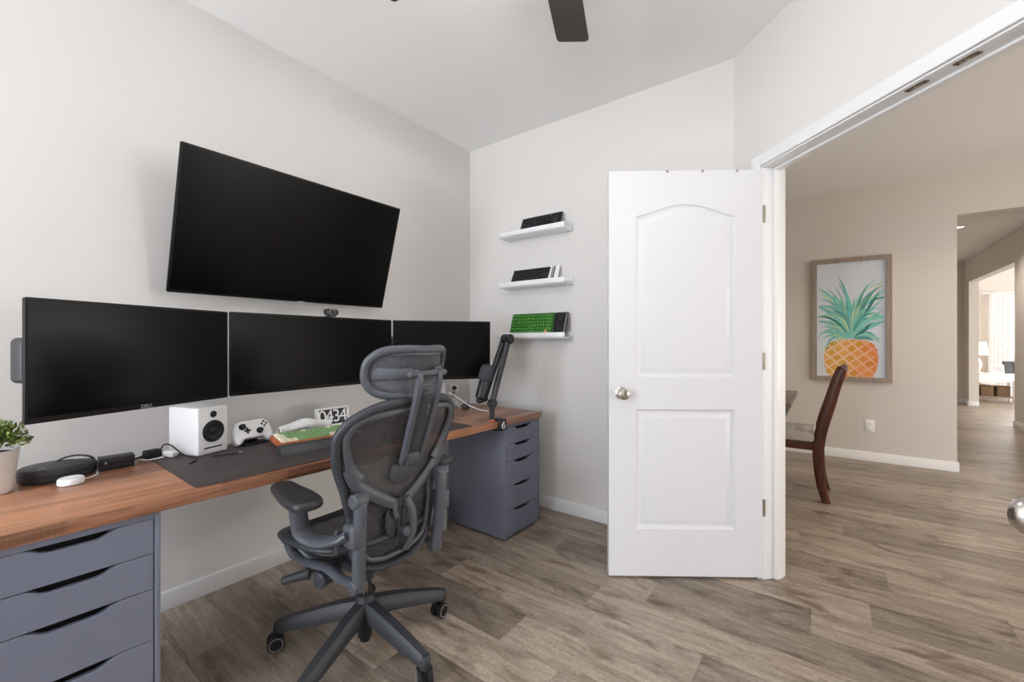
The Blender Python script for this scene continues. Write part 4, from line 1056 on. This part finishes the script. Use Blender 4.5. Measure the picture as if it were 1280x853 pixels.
# living room far end: console with lamp, window with curtain
cn = thing('console_table', 'low white console table with scalloped apron in the bright far room', 'console table', (2.53, 12.5, 0))
b = MB().b2((-.45, -.18, .535), (.40, .18, .565), .006); b.build('table_top', M['white'], cn)
pts = [(-.43, .53), (-.43, .43), (-.30, .42), (-.22, .385), (-.12, .385), (-.06, .355), (.02, .35), (.08, .36), (.14, .385), (.24, .385), (.33, .42), (.38, .43), (.38, .53)]
MB().prism(pts, 0, .02, frame_mx((0, -.155, 0), (1, 0, 0), (0, 0, 1), (0, -1, 0)), .002).build('apron', M['white'], cn)
for sx in (-.41, .36):
    for sy in (-.15, .15):
        MB().lathe([(.018, 0), (.022, .03), (.02, .1), (.032, .3), (.03, .54)], 12, T((sx, sy, 0))).build('leg', M['white'], cn)
MB().b2((-.42, -.16, .09), (.37, .16, .115), .004).build('lower_shelf', M['greywood'], cn)
for k, x in enumerate((-.24, .0, .22)):
    t = thing('wicker_basket', ['brown wicker basket on the console shelf, below the lamp', 'brown wicker basket in the middle of the console shelf', 'brown wicker basket on the console shelf, below the dark frame'][k], 'basket', (2.53+x, 12.5, .1155), group='baskets under the console')
    b = MB().prism(rrect(.185, .24, .03), 0, .19, None, .006); b.build('basket_body', M['wicker'], t)
    b = MB(); b.sweep([(x_, y_, .192) for x_, y_ in rrect(.187, .242, .03)], .009, 8, closed=True); b.build('rim', M['wicker'], t)
lp = thing('table_lamp', 'white table lamp glowing on the far console table', 'lamp', (2.42, 12.52, .5655))
MB().lathe([(0, 0), (.065, 0), (.065, .015), (.03, .03), (.06, .10), (.075, .17), (.05, .25), (.018, .31), (.012, .36), (0, .36)], 28).build('lamp_base', M['ceramic'], lp)
b = MB(); b.lathe([(.165, .36), (.125, .615), (.122, .615), (.162, .36)], 32, cap=False); b.build('lamp_shade', M['shade'], lp)
pf = thing('photo_frame', 'small white photo frame on the console table beside the lamp', 'photo frame', (2.68, 12.44, .5655), (R_(-10), 0, R_(8)))
hollow(.19, .17, .03, .018, None).build('frame_border', M['white'], pf); MB().b2((-.07, -.002, .025), (.07, .004, .145)).build('photo_print', M['photo'], pf)
df = thing('dark_frame', 'dark framed picture standing at the end of the console table', 'photo frame', (2.86, 12.50, .5655), (R_(-12), 0, R_(20)))
hollow(.17, .24, .02, .02, None).build('frame_border', M['black'], df); MB().b2((-.07, -.002, .015), (.07, .004, .225)).build('photo_print', M['dark'], df)
cu = thing('curtain', 'sheer white curtain hanging beside the far bright window', 'curtain', (2.80, 13.1, 0))
b = MB(); b.grid(lambda u, v: Vector((-.13+.30*u+.03*math.sin(v*2), -.02+.025*math.sin(u*2*math.pi*5), .03+2.16*v)), 60, 10); b.build('cloth_panel', M['curtain'], cu, ang=80)
MB().cyl((-.2, -.02, 2.2), (1.9, -.02, 2.2), .012, n=12).build('curtain_rod', M['white'], cu)
bl = thing('window_blind', 'white slatted blind across the far bright window', 'blind', (3.73, 13.17, 0))
b = MB()
for k in range(24): b.box((0, 0, 2.09-.05*k), (1.62, .04, .003), rot=(R_(32), 0, 0))
b.build('slats', M['vinylblind'], bl)

# ------------------------------------------------------------------ light
def area(name, loc, rot, sx, sy, power, col=(1, 1, 1), spread=180):
    l = bpy.data.lights.new(name, 'AREA'); l.shape = 'RECTANGLE'; l.size = sx; l.size_y = sy; l.energy = power; l.color = col; l.spread = R_(spread)
    o = bpy.data.objects.new(name, l); COL.objects.link(o); o.location = loc; o.rotation_euler = rot; return o
def point(name, loc, power, col=(1, 1, 1), r=.1, par=None):
    l = bpy.data.lights.new(name, 'POINT'); l.energy = power; l.color = col; l.shadow_soft_size = r
    o = bpy.data.objects.new(name, l); COL.objects.link(o); o.location = loc; return o
area('window_skylight', ((W1[0]+W1[1])/2, YF-.14, (W1[2]+W1[3])/2), (R_(90), 0, 0), W1[1]-W1[0], W1[3]-W1[2], 145, (.89, .95, 1.06))
area('ceiling_fill', ((W1[0]+W1[1])/2, YF-.16, W1[2]+.25), (R_(152), 0, 0), W1[1]-W1[0], .6, 46, (.97, .99, 1.0), 120)  # added fill outside the window, tilted up to brighten the office ceiling
area('living_window_daylight', ((W2[0]+W2[1])/2, 13.34, 1.5), (R_(-90), 0, 0), W2[1]-W2[0], W2[3]-W2[2], 60, (1, 1, 1))
area('living_side_daylight', (6.75, 9.2, 1.4), (0, R_(90), 0), 2.0, 5.2, 250, (1, .99, .97))
area('living_fill', (6.77, 9.2, .7), (0, R_(135), 0), .6, 5.2, 170, (1, .99, .97))  # added fill, tilted up to brighten the living room and passage
area('hall_fill', (6.75, 2.8, 1.42), (0, R_(90), 0), 1.85, 3.6, 120, (1, .95, .89))  # added fill behind the unseen entry window, brightens the hall
area('hall_ceiling_fill', (6.77, 2.8, .75), (0, R_(135), 0), .6, 3.6, 150, (1, .95, .89))  # added fill, tilted up to brighten the hall ceiling
point('fan_fill', (-.61, .955, 2.27), 15, (1, .985, .97), .09)  # added fill under the unseen fan hub, brightens the room from above
point('lamp_bulb', (2.42, 12.52, 1.06), 5, (1, .8, .58), .05)
for x, y in ((1.41, 8.24), (1.08, 4.2), (-1.6, 4.1)):
    l = bpy.data.lights.new('recessed_lamp', 'SPOT'); l.energy = 130 if y > 6 else 60; l.color = (1, .9, .8); l.spot_size = R_(140); l.spot_blend = .6; l.shadow_soft_size = .06
    o = bpy.data.objects.new('recessed_lamp', l); COL.objects.link(o); o.location = (x, y, H-.012)

w = bpy.data.worlds.new('world'); SC.world = w; w.use_nodes = True
bg = w.node_tree.nodes['Background']; bg.inputs[0].default_value = (.88, .94, 1, 1); bg.inputs[1].default_value = 1.2

SC.view_settings.view_transform = 'Standard'; SC.view_settings.look = 'None'; SC.view_settings.gamma = 1; SC.view_settings.use_curve_mapping = False
SC.view_settings.exposure = -0.22
SC.cycles.use_denoising = True
SC.cycles.max_bounces = 10; SC.cycles.diffuse_bounces = 6; SC.cycles.transparent_max_bounces = 12
